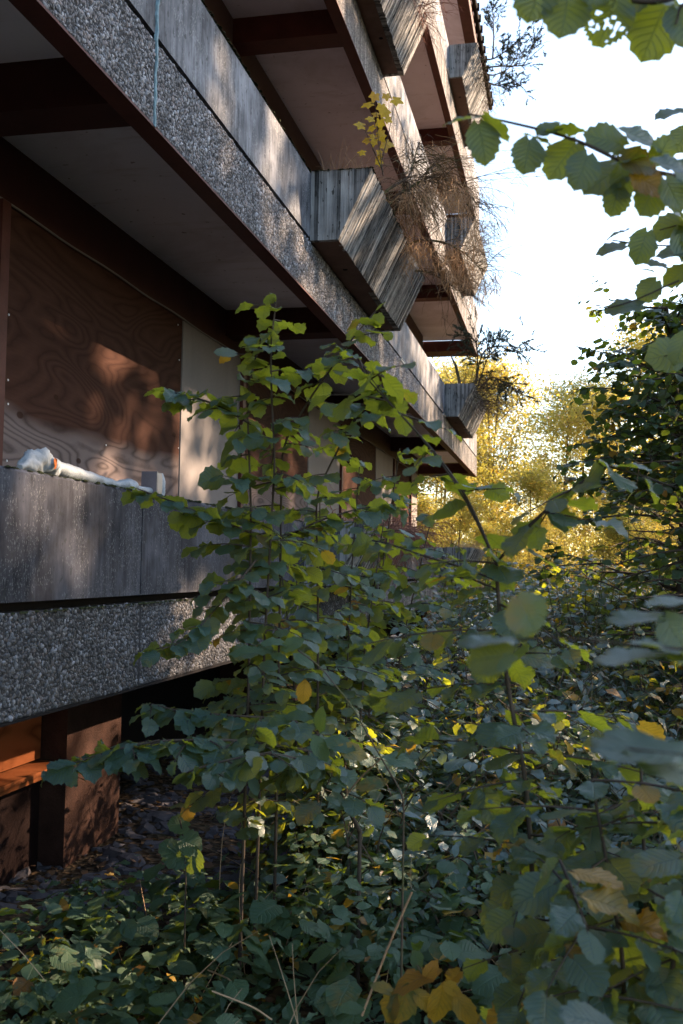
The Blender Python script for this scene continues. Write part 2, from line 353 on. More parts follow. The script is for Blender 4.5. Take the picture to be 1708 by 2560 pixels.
class Fol:
    def __init__(s): s.L = {}
    def leaf(s, tpl, pos, d, nrm, size, age=0.0, curl=None):
        s.L.setdefault(tpl, []).append((*pos, *d, *nrm, size, age, rng.uniform(0.2, 2.0) if curl is None else curl))
    def many(s, tpl, P, D, N, S, A):
        n = len(P); a = np.concatenate([P, D, N, np.reshape(S, (n, 1)), np.reshape(A, (n, 1)), rng.uniform(0.2, 2.0, (n, 1))], 1)
        s.L.setdefault(tpl, []).extend(map(tuple, a))
    def mb(s):
        b = MB()
        for tpl, L in s.L.items():
            V, F, UV = TPL[tpl]; a = np.array(L); n = len(a)
            P, D, N, S, A, C = a[:, :3], a[:, 3:6], a[:, 6:9], a[:, 9], a[:, 10], a[:, 11]
            D = D/(np.linalg.norm(D, axis=1)[:, None]+1e-9); X = np.cross(D, N); X /= np.linalg.norm(X, axis=1)[:, None]+1e-9; Z = np.cross(X, D)
            wx = rng.uniform(0.85, 1.12, n)
            sk = rng.normal(0, 0.05, n)
            T = V[None]*np.stack([wx, np.ones(n), C], -1)[:, None]
            T = T*S[:, None, None]; T[:, :, 0] += (V[None, :, 1]**2)*sk[:, None]*S[:, None]
            W_ = P[:, None]+T[:, :, :1]*X[:, None]+T[:, :, 1:2]*D[:, None]+T[:, :, 2:]*Z[:, None]
            FF = (np.arange(n)[:, None, None]*len(V)+F[None]).reshape(-1, F.shape[1])
            lr = np.repeat(rng.uniform(0, 1, n), len(F)); ag = np.repeat(A, len(F))
            b.add(W_.reshape(-1, 3), FF, lr, ag, np.broadcast_to(UV[None], (n, *UV.shape)).reshape(-1, UV.shape[1], 2))
        return b
    def thin(s, p, off=(0, 0, 0), g0=0, noise=False):
        for k, L in s.L.items():
            q = np.array([t_[:3] for t_ in L])+np.array(off); y, z = q[:, 1]-(q[:, 0]-XF)*HX, q[:, 2]-(q[:, 0]-XF)*HZ; o = np.zeros(len(q), bool)
            for gy_, gz_, ry, rz in gaps: o |= ((y-gy_)/ry)**2+((z-gz_)/rz)**2 < 1.1
            dr = o & (rng.random(len(q)) < p); s.L[k] = [t_ for t_, d_ in zip(L, dr) if not d_]
        return s
    def count(s): return sum(map(len, s.L.values()))

def unit(v): v = np.asarray(v, float); return v/(np.linalg.norm(v)+1e-9)
def resample(P, step):
    P = np.asarray(P, float); d = np.linalg.norm(np.diff(P, axis=0), axis=1); c = np.concatenate([[0], np.cumsum(d)])
    # smooth through the points
    n = max(3, int(c[-1]/step)+1); q = np.linspace(0, c[-1], n)
    Q = np.stack([np.interp(q, c, P[:, i]) for i in range(3)], -1)
    for _ in range(3): Q[1:-1] = (Q[:-2]+2*Q[1:-1]+Q[2:])/4
    return Q

def leafy_twig(f, w, P, size, gap, tpl, age=0.0, r0=0.003, droop=0.3, start=0.1, jitter=0.35, agevar=0.06, k=4, pet=0.35):
    """leaves set alternately along a twig, blades roughly level, tips outward and a little down"""
    P = resample(P, gap*0.9); n = len(P)
    if w is not None: w.tube(P, np.linspace(r0, r0*0.35, n), k)
    T = np.gradient(P, axis=0)
    sd_ = 1 if rng.random() < .5 else -1
    for i in range(int(n*start), n):
        t_ = unit(T[i]); lat = unit(np.cross(t_, (0, 0, 1))+rng.normal(0, .05, 3))*sd_; sd_ = -sd_
        last = i == n-1
        d = unit(t_*(1.0 if last else 0.55)+lat*(0.1 if last else 0.85)+np.array([0, 0, -droop])+rng.normal(0, jitter*.6, 3))
        nr = unit(np.array([0, 0, 1.0])+rng.normal(0, jitter, 3)+0.35*t_*droop)
        s_ = size*rng.uniform(0.62, 1.18)*(0.75 if last else 1)
        q_ = rng.random(); ag = rng.uniform(0.3, 1.0) if q_ < agevar else (rng.uniform(.1, .28) if q_ < agevar+.22 else age)
        p0 = P[i]; p1 = p0+d*s_*pet*0.6
        if w is not None and size > 0.05 and k >= 4: w.tube([p0, (p0+p1)/2+[0, 0, .002], p1], [r0*.35, r0*.3, r0*.3], 3)
        f.leaf(tpl, p1, d, nr, s_, ag)

def side_twigs(f, w, stem, n, L, size, gap, tpl, t0=0.2, up=0.35, droop=0.35, r0=0.003, taper=True, age=0.0, az=None, agevar=0.06, jitter=0.35):
    S = resample(stem, 0.03); m = len(S); a = rng.uniform(0, 6.28)
    for i in range(n):
        t_ = t0+(1-t0)*(i+rng.uniform(0, .8))/n; p = S[min(m-1, int(t_*m))]; a += 2.4+rng.normal(0, .4)
        aa = a if az is None else az+rng.normal(0, 0.7)
        l = L*rng.uniform(0.55, 1.15)*((1.15-0.85*t_) if taper else 1)
        d = np.array([math.cos(aa), math.sin(aa), up+rng.normal(0, .15)]); d = unit(d)
        q = [p+d*l*s_+np.array([0, 0, -droop*l*s_*s_]) for s_ in (0, .25, .5, .75, 1)]
        leafy_twig(f, w, q, size, gap, tpl, age, r0, jitter=jitter, agevar=agevar)
# @@BUILDING
# ------------------------------------------------------------------ the building
XF, XB = -2.0, -3.15                       # front of the panels, back wall of the galleries
LV = {1: (-0.593, -0.175, 0.346), 2: (2.17, 2.615, 3.165), 3: (5.03, 5.51, 6.08), 4: (8.02, 8.60, 9.17)}
LV = {k: tuple(z+ZE for z in v) for k, v in LV.items()}
BAYS = [(-4.8, -0.12), (-0.12, 4.63), (4.63, 9.40), (9.40, 14.15), (14.15, 18.90), (18.90, 24.10)]
BEAMS = [-0.12, 4.63, 9.40, 14.15, 18.95]
bd = empty('concrete_building', (-4.0, 10.0, 0.0), 'derelict four storey concrete building with galleries, pebbled fascias and boarded openings', 'building')
stone_V = np.array([(math.cos(a)*r_, math.sin(a)*r_, z) for r_, z, n_ in ((1, 0, 7), (.66, .62, 5)) for a in np.arange(n_)*2*math.pi/n_+(0.3 if n_ == 5 else 0)]+[(0, 0, .85)])
stone_F = []
for i in range(5): stone_F.append((7+i, 7+(i+1) % 5, 12))
lo = list(range(7)); hi_ = [7+int(round(i*5/7)) % 5 for i in range(7)]
for i in range(7):
    a, b_ = i, (i+1) % 7; stone_F.append((a, b_, hi_[i]))
    if hi_[i] != hi_[(i+1) % 7]: stone_F.append((b_, hi_[(i+1) % 7], hi_[i]))
stone_F = np.array(stone_F)
def pebbles(mb, y0, y1, z0, z1, pitch, x):
    ny, nz = int((y1-y0)/pitch), max(1, round((z1-z0)/pitch)); pz = (z1-z0)/nz
    gy, gz = np.meshgrid(np.arange(ny), np.arange(nz)); n = gy.size
    y = y0+(gy.ravel()+.5+rng.uniform(-.45, .45, n))*pitch; z = z0+(gz.ravel()+.5+rng.uniform(-.45, .45, n))*pz
    s = pitch*np.clip(rng.lognormal(-0.52, 0.28, n), .3, 1.1)
    a = rng.uniform(0, 6.28, n); el = rng.uniform(0.65, 1.25, n)
    V = stone_V*(1+rng.normal(0, .07, (n, 13, 1)))
    c, s_ = np.cos(a)[:, None], np.sin(a)[:, None]
    u = V[..., 0]*el[:, None]; v = V[..., 1]/el[:, None]
    tl = rng.normal(0, .35, (n, 2))
    hh = V[..., 2]*0.75+V[..., 0]*tl[:, :1]*.4*(V[..., 2] > 0)+V[..., 1]*tl[:, 1:]*.4*(V[..., 2] > 0)
    P = np.stack([x-0.002+hh*s[:, None], y[:, None]+(u*c-v*s_)*s[:, None], z[:, None]+(u*s_+v*c)*s[:, None]], -1)
    F = (np.arange(n)[:, None, None]*13+stone_F[None]).reshape(-1, 3)
    mb.add(P.reshape(-1, 3), F, np.repeat(rng.uniform(0, 1, n), len(stone_F)))

PL = [(7.8, 11.0), (17.4, 20.4)]
for lv, (b, g, t_) in LV.items():
    for bi, (y0, y1) in enumerate(BAYS):
        ya, yb = y0+0.006, y1-0.006
        near = (lv == 1 and y0 < 9 and y1 > 0) or (lv == 2 and 0 < y1 < 15)
        mb = MB(); mb.box(-2.085, XF+0.004, ya, yb, b, g-0.022)
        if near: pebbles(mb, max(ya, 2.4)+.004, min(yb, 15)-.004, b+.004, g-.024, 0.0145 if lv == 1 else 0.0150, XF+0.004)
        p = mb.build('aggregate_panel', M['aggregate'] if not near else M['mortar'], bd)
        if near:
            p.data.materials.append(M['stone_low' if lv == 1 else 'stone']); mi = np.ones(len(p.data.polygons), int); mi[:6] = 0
            p.data.polygons.foreach_set('material_index', mi.astype(np.int32))
        # parapet panel with a chamfered top edge
        mb = MB(); z0 = g+0.018
        mb.prism([(-2.12, z0), (XF, z0), (XF, t_-0.012), (XF-0.012, t_), (-2.12, t_)], ya, yb)
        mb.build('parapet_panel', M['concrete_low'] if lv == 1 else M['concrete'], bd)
        mb = MB(); mb.box(-2.095, -2.035, y0-0.003, y1+0.003, b+0.05, t_-0.06); mb.build('panel_backing', M['dark'], bd) if False else None
    mb = MB(); mb.box(-2.118, -2.09, -4.79, 24.09, b+0.02, g+0.015); mb.build('groove_backing', M['dark'], bd)
    # brown steel angle under the panels, edge beam, slab, soffit
    mb = MB(); mb.box(-2.092, -1.992, -4.8, 24.1, b-0.014, b-0.002); mb.box(-2.105, -2.094, -4.8, 24.1, b-0.010, b+0.30 if lv > 1 else b+.2)
    mb.build('edge_strip', M['rust'] if lv > 1 else M['dark'], bd)
    if lv > 1:
        mb = MB(); mb.box(XB-6, -2.107, -4.8, 23.4, b+0.25, b+0.44); mb.build('soffit', M['soffit'], bd)
        for yb in BEAMS+[23.75]:
            y0, y1 = (yb-0.26, yb) if yb < 23 else (23.42, 24.06)
            mb = MB(); mb.box(XB-0.2, -2.107, y0, y1, b+0.004, b+0.249)
            mb.build('cross_beam', M['beam'] if lv == 2 else M['rust'], bd)
    else:
        mb = MB(); mb.box(XB-6, -2.125, -4.8, 23.4, b+0.05, g); mb.build('floor_slab', M['dark'], bd)
    if lv < 4:                                            # gallery floor above the slab
        mb = MB(); mb.box(XB-6, -2.13, -4.8, 23.4, b+0.445, b+0.50); mb.build('gallery_floor', M['mortar'], bd) if lv > 1 else None
# back walls: lintel, boarded openings, facing panels
for lv in (1, 2, 3, 4):
    top = (LV[lv+1][0]+0.25) if lv < 4 else 10.78+ZE; fl = LV[lv][1]
    ye = 22.35 if lv == 1 else 22.9
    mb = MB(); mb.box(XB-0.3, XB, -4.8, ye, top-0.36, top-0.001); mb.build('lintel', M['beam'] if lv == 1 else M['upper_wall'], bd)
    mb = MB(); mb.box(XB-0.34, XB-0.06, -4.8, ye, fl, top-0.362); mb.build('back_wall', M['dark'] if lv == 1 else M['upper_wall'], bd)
fl, top = LV[1][1], LV[2][0]+0.25-0.365
segs = [(-2.6, 0.4, 'ply'), (0.45, 3.2, 'panel'), (3.25, 5.13, 'panel'), (5.24, 8.045, 'ply'), (8.055, 9.62, 'panel'), (9.76, 12.45, 'ply'), (12.46, 14.3, 'panel'),
        (14.45, 17.2, 'ply'), (17.21, 19.0, 'panel'), (19.15, 21.2, 'ply'), (21.32, 22.33, 'panel')]
for y0, y1, k in segs:
    mb = MB(); mb.box(XB-0.055, XB-0.012 if k == 'ply' else XB-0.004, y0, y1, fl+0.02, top)
    p = mb.build('plywood_board' if k == 'ply' else 'facing_panel', M[k], bd)
for y in (5.14, 9.63, 14.31, 19.02, 21.21):
    mb = MB(); mb.box(XB-0.05, XB+0.03, y, y+0.09, fl+0.02, top); mb.build('window_post', M['rust'], bd)
# screws and a split lower edge strip of the near plywood board are left to the grain; a pale bead runs below the lintel
mb = MB(); mb.tube([(XB+0.006, y, top+0.004+0.006*math.sin(y*5)) for y in np.linspace(-4, 22, 120)], 0.007, 5)
mb.build('mortar_bead', M['panel'], bd)
mb = MB()
for px_, py_ in ((22, 787), (20, 950), (20, 1010), (17, 1152), (448, 900), (447, 1010), (446, 1120), (235, 1198), (265, 1113), (240, 640), (445, 812)):
    q = atX(px_, py_, XB-.012); a_ = np.arange(8)*math.pi/4
    V = [(XB-.008, q[1]+math.cos(k_)*.006, q[2]+math.sin(k_)*.006) for k_ in a_]+[(XB-.012, q[1]+math.cos(k_)*.007, q[2]+math.sin(k_)*.007) for k_ in a_]
    mb.add(V, [(i_, (i_+1) % 8, 8+(i_+1) % 8, 8+i_) for i_ in range(8)]); mb.add(V[:8], [(0, i_, i_+1) for i_ in range(1, 7)])
tag(mb.build('screws', M['metal'], bd), kind='stuff')
# end walls and core of the upper storeys
mb = MB(); mb.box(XB-6, XB-0.36, -4.7, 22.3, 0.0, 11.0+ZE); mb.build('building_core', M['panel'], bd)
# basement: piers, boarded opening with a sill, near-black wall painted as deep shade
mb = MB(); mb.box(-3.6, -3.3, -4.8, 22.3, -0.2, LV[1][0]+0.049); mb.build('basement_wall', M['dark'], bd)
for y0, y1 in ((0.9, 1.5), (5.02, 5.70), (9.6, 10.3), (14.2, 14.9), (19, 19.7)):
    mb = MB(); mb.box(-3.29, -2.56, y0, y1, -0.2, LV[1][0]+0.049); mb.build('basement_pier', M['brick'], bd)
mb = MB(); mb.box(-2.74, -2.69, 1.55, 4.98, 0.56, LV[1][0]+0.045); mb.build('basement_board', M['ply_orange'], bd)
mb = MB(); mb.box(-3.28, -2.70, 1.52, 5.0, -0.2, 0.50); mb.build('basement_parapet', M['ground_level'], bd)
mb = MB(); mb.box(-3.0, -2.55, 1.52, 5.0, 0.502, 0.545); mb.build('window_sill', M['ply_orange'], bd)

# planters
def planter(y0, y1, lv):
    b, g, t_ = LV[lv]; z0, z1 = g-0.012, t_+0.006
    mb = MB(); xo, xi = -1.765, -1.50
    # hollow trough: end plates, outer wall from single boards' imprints, bottom, soil
    def xs(z): return xo+(xi-xo)*(z-z0)/(z1-z0)
    y = y0+0.05
    while y < y1-0.05:
        w_ = min(rng.uniform(0.018, 0.055), y1-0.05-y); d_ = rng.uniform(-0.004, 0.006)
        mb.prism([(xo-0.06+0, z0+.002), (xo+d_, z0+rng.uniform(-.002, .004)), (xi+d_, z1-rng.uniform(0, .012)), (xi-0.06, z1-.004)], y+0.0012, y+w_-0.0012, rng.uniform(0, 1)); y += w_
    for ya, yb in ((y0, y0+.05), (y1-.05, y1)):
        x = XF+0.004
        while x < xi:                                      # vertical board imprints on the end plates
            w_ = rng.uniform(0.02, 0.045); x2 = min(x+w_, xi)
            e = rng.uniform(-.003, .003)
            if x2 <= xo: prof = [(x, z0), (x2, z0), (x2, z1), (x, z1)]
            elif x < xo: prof = [(x, z0), (xo, z0), (xs(z0+(x2-xo)/(xi-xo)*(z1-z0)), z0+(x2-xo)/(xi-xo)*(z1-z0)), (x2, z1), (x, z1)]
            else:
                za = z0+(x-xo)/(xi-xo)*(z1-z0); zb = z0+(x2-xo)/(xi-xo)*(z1-z0); prof = [(x, za), (x2, zb), (x2, z1+.0), (x, z1)] if x2 < xi-1e-6 else [(x, za), (xi, z1), (x, z1)]
            mb.prism(prof, ya+e, yb, rng.uniform(0, .75)); x = x2
    p = mb.build('planter', M['board'], bd)
    m = (y0+y1)/2
    for ya, yb, dz in ((y0+.052, m-.004, 0), (m+.004, y1-.052, .008)):
        mb = MB(); mb.box(XF+.006, xo-.004, ya, yb, z0+dz, z0+dz+.05); q = mb.build('bottom_plate', M['soffit_brown'], bd); q.parent = p
        for yh in (ya+(yb-ya)*.5,):
            mb = MB(); a = np.arange(14)*2*math.pi/14; xc = (XF+xo)/2
            V = [(xc+math.cos(q_)*.022, yh+math.sin(q_)*.022, z0+dz-0.003) for q_ in a]+[(xc+math.cos(q_)*.022, yh+math.sin(q_)*.022, z0+dz+.01) for q_ in a]+[(xc, yh, z0+dz-0.003)]
            mb.add(V, [(i, (i+1) % 14, 14+(i+1) % 14, 14+i) for i in range(14)]); mb.add(V, [(28, (i+1) % 14, i) for i in range(14)])
            h = mb.build('drain_hole_disc', M['dark'], bd); h.parent = p  # dark disc on the plate stands for the shade inside a hole
    mb = MB(); mb.box(XF-.1, xi-.07, y0+.055, y1-.055, z1-.12, z1-.035); q = mb.build('planting_soil', M['soil'], bd); q.parent = p
    return p
M['soffit_brown'] = m_plain('brownish concrete underside', (0.17, 0.105, 0.085), 0.8, 7, 0.4, 0.4)
for lv in (1, 2, 3, 4):
    for y0, y1 in PL: planter(y0, y1, lv)
# moss and crumbs on the parapet joints; sealant and metal clips
mb = MB()
b, g, t_ = LV[2]
for xo_, r_ in ((0.006, .012), (0.012, .007)):
    mb.tube([(XF+xo_*.5+rng.normal(0, .002), 4.63+rng.normal(0, .004), z) for z in np.linspace(b-.01, t_, 40)], r_, 5)
mb.build('joint_sealant', M['seal'], bd)
mb = MB(); b, g, t_ = LV[1]; mb.tube([(XF-.002, 4.63+rng.normal(0, .001), z) for z in np.linspace(b, g-.02, 14)], .009, 5); mb.build('joint_sealant', M['mortar'], bd)
mb = MB(); mb.tube([(XF+.004, 18.62, z) for z in np.linspace(LV[2][1], LV[2][2]-.05, 8)], .012, 5); mb.build('joint_sealant', M['metal'], bd) if False else None
for lv, ys in ((2, (12.6, 17.2)), (3, (12.6, 22.0)), (4, (17.2,))):
    for y in ys:
        g = LV[lv][1]; mb = MB(); mb.box(XF+.002, XF+.02, y-.16, y+.16, g-.035, g-.012); mb.box(XF+.02, XF+.032, y-.16, y+.16, g-.016, g-.012)
        mb.build('joint_clip', M['metal'], bd)
g_m = np.random.default_rng(9)
def moss(y0, y1, x0, x1, z, n, nm='moss_edge'):
    mb = MB()
    for _ in range(n):
        y = g_m.uniform(y0, y1); x = g_m.uniform(x0, x1); s_ = g_m.uniform(.004, .016); V = stone_V*(1+g_m.normal(0, .25, (13, 1)))*np.array([s_, s_*g_m.uniform(.8, 2), s_*g_m.uniform(.4, .9)])
        mb.add(V+np.array([x, y, z-.003]), stone_F, g_m.random())
    return tag(mb.build(nm, M['moss'], bd), kind='stuff')
M['moss'] = m_plain('dark moss', (0.040, 0.045, 0.020), 0.95, 40, 0.5, 0.8)
moss(7.8, 11.0, -1.56, -1.50, LV[2][2]+.004, 900); moss(7.8, 7.86, -1.98, -1.5, LV[2][2]+.006, 260); moss(3, 7.8, -2.03, -1.996, LV[2][2], 700)
moss(2.8, 7.8, -2.04, -1.999, LV[1][2], 420); moss(2.8, 9, -2.0, -1.985, LV[1][1]-.022, 260)
# roof: brown eaves board, soffit, gutter with beads
zr = 10.76+ZE
mb = MB(); mb.box(XB-6, -2.02, -4.8, 23.9, zr, zr+.05); mb.build('eaves_soffit', M['soffit'], bd)
mb = MB(); mb.box(-2.015, -1.80, -4.8, 24.0, zr-.03, zr+.02); mb.box(-1.84, -1.798, -4.8, 24.0, zr+.022, zr+.34); mb.build('eaves_board', M['rust'], bd)
mb = MB(); mb.box(XB-6, -1.85, -4.8, 23.95, zr+.2, zr+.3); mb.build('roof', M['dark'], bd)
mb = MB()
mb.tube([(-1.74, y, zr+.24) for y in np.linspace(-4.8, 24, 3)], .05, 10)
for y in np.arange(-4, 24, .42): mb.box(-1.80, -1.66, y, y+.07, zr+.20, zr+.33)
mb.build('gutter', M['dark'], bd)

# ------------------------------------------------------------------ wrapped pipe and scraps on the near parapet
zt = LV[1][2]
def lumpy_tube(P, r, k, amp, ridged=0.0, seed=0):
    mb = MB(); P = resample(P, 0.006); n = len(P); rr = np.interp(np.linspace(0, 1, n), np.linspace(0, 1, len(r)), r)
    g_ = np.random.default_rng(seed); a = np.arange(k)*2*math.pi/k
    ph = g_.uniform(0, 6, 6)
    T = np.gradient(P, axis=0); T /= np.linalg.norm(T, axis=1)[:, None]; A = np.cross(T, (0, 0, 1.0)); A /= np.linalg.norm(A, axis=1)[:, None]; B = np.cross(A, T)
    s = np.arange(n)[:, None]*0.006
    m = 1+g_.normal(0, amp*.35, (n, k))+amp*(np.sin(s*37+2*a+ph[0])+np.sin(s*61-3*a+ph[1])*.7+np.sin(s*113+5*a+ph[2])*.45)+ridged*np.abs(np.sin(s*170+a*.8))
    q = rr[:, None]*m
    V = P[:, None]+q[..., None]*(np.cos(a)[None, :, None]*A[:, None]+np.sin(a)[None, :, None]*B[:, None])
    i = np.arange(n-1)[:, None]*k; j = np.arange(k)[None]; j2 = (j+1) % k
    mb.add(V.reshape(-1, 3), np.stack([i+j, i+j2, i+k+j2, i+k+j], -1).reshape(-1, 4))
    for e, fl_ in ((0, 1), (n-1, 0)):
        c_ = np.concatenate([V[e], [P[e]]]); mb.add(c_, [((jj+1) % k, jj, k) if fl_ else (jj, (jj+1) % k, k) for jj in range(k)])
    return mb
pr = empty('wrapped_pipe', (-2.05, 4.2, zt), 'grey white wrapped pipe lying along the top of the near concrete parapet', 'pipe')
lumpy_tube([(-2.06, 3.78, zt+.045), (-2.05, 4.0, zt+.030), (-2.045, 4.25, zt+.018), (-2.05, 4.45, zt+.014), (-2.06, 4.9, zt+.02)], [.030, .028, .023, .018, .015, .015], 20, .05, .14).build('pipe_wrap', M['foil'], pr, True)
lumpy_tube([(-2.05, 3.56, zt+.012), (-2.05, 3.62, zt+.035), (-2.05, 3.70, zt+.048), (-2.05, 3.80, zt+.040), (-2.05, 3.86, zt+.03)], [.012, .034, .047, .042, .022], 22, .16, .08, 3).build('foam_lump', M['foam'], pr, True)
lumpy_tube([(-2.05, 4.42, zt+.012), (-2.045, 4.50, zt+.020), (-2.04, 4.58, zt+.020), (-2.04, 4.66, zt+.010)], [.014, .030, .032, .012], 18, .08, .08, 5).build('wrap_knot', M['foil'], pr, True)
mb = MB(); V = [(-1.993+.004*math.sin(i*2.1), 3.735+.014*math.cos(i*.9)*(1+.2*math.sin(i*3)), zt+.045+.024*math.sin(i*.9)) for i in range(7)]
mb.add(V, [(0, i, i+1) for i in range(1, 6)]); mb.build('rust_patch', M['rustspot'], pr)
bx = empty('metal_box', (-2.06, 4.93, zt+.0), 'small dull metal box standing on the parapet beside a pale wrapped roll', 'box')
mb = MB(); mb.box(-2.10, -2.03, 4.86, 4.94, zt+.001, zt+.115); mb.box(-2.108, -2.022, 4.853, 4.861, zt+.0005, zt+.12); mb.box(-2.028, -2.024, 4.87, 4.93, zt+.02, zt+.10); mb.build('box_body', M['bronze'], bx)
lumpy_tube([(-2.06, 4.965, zt+.002), (-2.06, 4.975, zt+.05), (-2.06, 4.99, zt+.10), (-2.06, 4.99, zt+.122)], [.028, .032, .030, .012], 16, .07, .03, 8).build('pale_roll', M['foil'], bx, True)

# ------------------------------------------------------------------ ground
def gz(x, y):
    h = 0.05*np.sin(x*1.3+1)*np.cos(y*.9)+0.03*np.sin(x*3.1)*np.sin(y*2.7+1)
    far = np.clip((y-14)/30, 0, 1)
    return np.asarray(h)+0.15*np.clip(x-1.5, 0, 6)*.5+far*0.6*np.sin(x*.11+y*.07)
gx = np.concatenate([np.linspace(-500, -14, 14), np.linspace(-12, 16, 113), np.linspace(20, 500, 16)])
gy = np.concatenate([np.linspace(-300, -8, 8), np.linspace(-6, 34, 161), np.linspace(38, 900, 26)])
X, Y = np.meshgrid(gx, gy); Z = gz(X, Y)
Z = np.where((np.abs(X) < 30) & (np.abs(Y) < 70), Z, 0.3)
mb = MB(); nx = len(gx)
i = np.arange(len(gy)-1)[:, None]*nx+np.arange(nx-1)[None]
mb.add(np.stack([X, Y, Z], -1).reshape(-1, 3), np.stack([i, i+1, i+nx+1, i+nx], -1).reshape(-1, 4))
tag(mb.build('ground', M['soil'], None, True), kind='structure')
# ------------------------------------------------------------------ vegetation
# leaves are cut out along these sun rays to place the light patches
HX, HZ = sd[1]/sd[0], sd[2]/sd[0]
def to_face(P):
    # where the sun ray through P meets the plane of the facade
    t_ = P[..., 0]-XF; return P[..., 1]-t_*HX, P[..., 2]-t_*HZ
gaps = []
for px, py, X_, ry, rz in ((150, 1235, XF, .20, .26), (105, 1330, XF, .06, .16), (262, 850, XB, .26, .24), (300, 900, XB, .22, .16), (400, 980, XB, .12, .10), (395, 1060, XB, .12, .12), (110, 1205, XB, .1, .1), (70, 1890, -2.7, .55, .26), (235, 1800, -2.56, .24, .45), (190, 2060, -2.56, .32, .45),
        (490, 960, XB, .50, .22), (500, 1090, XB, .45, .35), (640, 1050, XB, .4, .6), (745, 1080, XB, .7, .7), (880, 1100, XB, .7, .6), (1000, 1250, XB, 1.6, .8), (1030, 1300, XB, 1.2, .8), (700, 440, XF, .22, .3), (720, 520, XF, .12, .12), (830, 720, XF, .55, .12), (860, 770, XF, .6, .16),
        (880, 540, -1.68, .35, .16), (905, 590, -1.68, .5, .12), (950, 560, -1.62, .5, .14), (850, 500, -1.62, .2, .2), (990, 650, -1.68, .4, .16), (1060, 900, XF, 1.2, .14), (1000, 900, XF, .8, .14), (1080, 1030, XF, .9, .16), (1150, 1110, XF, 1.3, .2), (1190, 1070, XF, 1.5, .3), (560, 300, XF, .12, .2), (230, 2330, 3.7, .22, .12), (460, 2130, 3.5, .10, .10), (1080, 1830, 5.0, .35, .16), (1300, 1900, 4.6, .25, .12), (1380, 1700, 6.0, .4, .12), (1120, 1600, 7.5, .5, .14), (1000, 2020, 4.2, .2, .08), (1500, 1800, 5.4, .3, .1), (950, 1700, 6.0, .3, .1), (350, 2480, 3.3, .1, .06)):
    q = atX(px, py, X_) if X_ < 0 else at(px, py, X_); gy_, gz_ = to_face(q); gaps.append((float(gy_), float(gz_), ry*(1.0 if X_ == XB and px < 420 else 1.15)+(.05 if X_ == XB and px < 420 else .17), rz*(1.0 if X_ == XB and px < 420 else 1.15)+(.06 if X_ == XB and px < 420 else .17)))
def fin(f, w, thing, leafmat, woodmat, wname='stem', lname='foliage'):
    if w is not None and w.V: w.build(wname, woodmat, thing, True)
    f.thin(.22).mb().build(lname, leafmat, thing, True)

def pts(*a):                               # (px, py, Y) along a real stem
    return np.array([at(*q) for q in a])

# --- hazel A, in front of the gallery: five upright stems
hz = empty('hazel_shrub', (*at(620, 2050, 3.6)[:2], 0.0), 'tall many-stemmed green hazel shrub rising in front of the gallery wall', 'shrub')
f, w = Fol(), MB()
def stem(P, r0, r1, k=6): Q = resample(P, .04); w.tube(Q, np.linspace(r0, r1, len(Q)), k)
def root(p, Y): q = at(*p, Y); return np.array([q[0], q[1], 0.0])
A1 = np.vstack([[root((605, 2100), 3.6)], pts((622, 1700, 3.55), (628, 1270, 3.5), (618, 1010, 3.5), (630, 915, 3.5), (655, 850, 3.5))])
A2 = np.vstack([[root((640, 2100), 3.7)], pts((662, 1600, 3.6), (688, 1150, 3.5), (680, 1012, 3.45), (676, 870, 3.4), (690, 757, 3.4))])
A3 = np.vstack([[root((690, 2100), 3.9)], pts((700, 1500, 3.8), (705, 1115, 3.7), (778, 990, 3.6), (850, 892, 3.5), (892, 830, 3.5), (940, 778, 3.5))])
A4 = np.vstack([[root((800, 2050), 4.3)], pts((795, 1500, 4.2), (790, 1235, 4.1), (845, 1124, 4.0), (900, 1020, 3.9), (960, 950, 3.8))])
A5 = pts((628, 1060, 3.5), (540, 1010, 3.45), (460, 985, 3.4), (392, 975, 3.35))
A6 = pts((622, 1330, 3.5), (520, 1290, 3.4), (420, 1250, 3.3), (345, 1222, 3.25))
A7 = pts((640, 1400, 3.5), (560, 1500, 3.3), (470, 1600, 3.2), (400, 1625, 3.1))
A8 = pts((700, 1350, 3.8), (800, 1300, 3.9), (900, 1270, 4.0), (1000, 1260, 4.1))
for P, r in ((A1, .008), (A2, .0075), (A3, .0075), (A4, .008)): stem(P, r, .003)
for P in (A5, A6, A7, A8):
    leafy_twig(f, w, P, .076, .032, 'h2', r0=.005, start=.15, droop=.25, agevar=.01)
    side_twigs(f, w, P, 6, .14, .08, .04, 'h2', t0=.1, up=.1, droop=.3, agevar=.01)
for P, n, L, t0 in ((A1, 22, .36, .40), (A2, 26, .34, .42), (A3, 24, .40, .38), (A4, 24, .42, .35)):
    side_twigs(f, w, P, int(n*1.25), L, .073, .036, 'h2', t0=t0-.12, up=.25, droop=.3, agevar=.015)
for P in (A1, A2, A3, A4): leafy_twig(f, w, P[-3:], .066, .034, 'h2', r0=.004, start=.0, droop=.35, agevar=0)
fin(f, w, hz, M['hazel'], M['bark'])

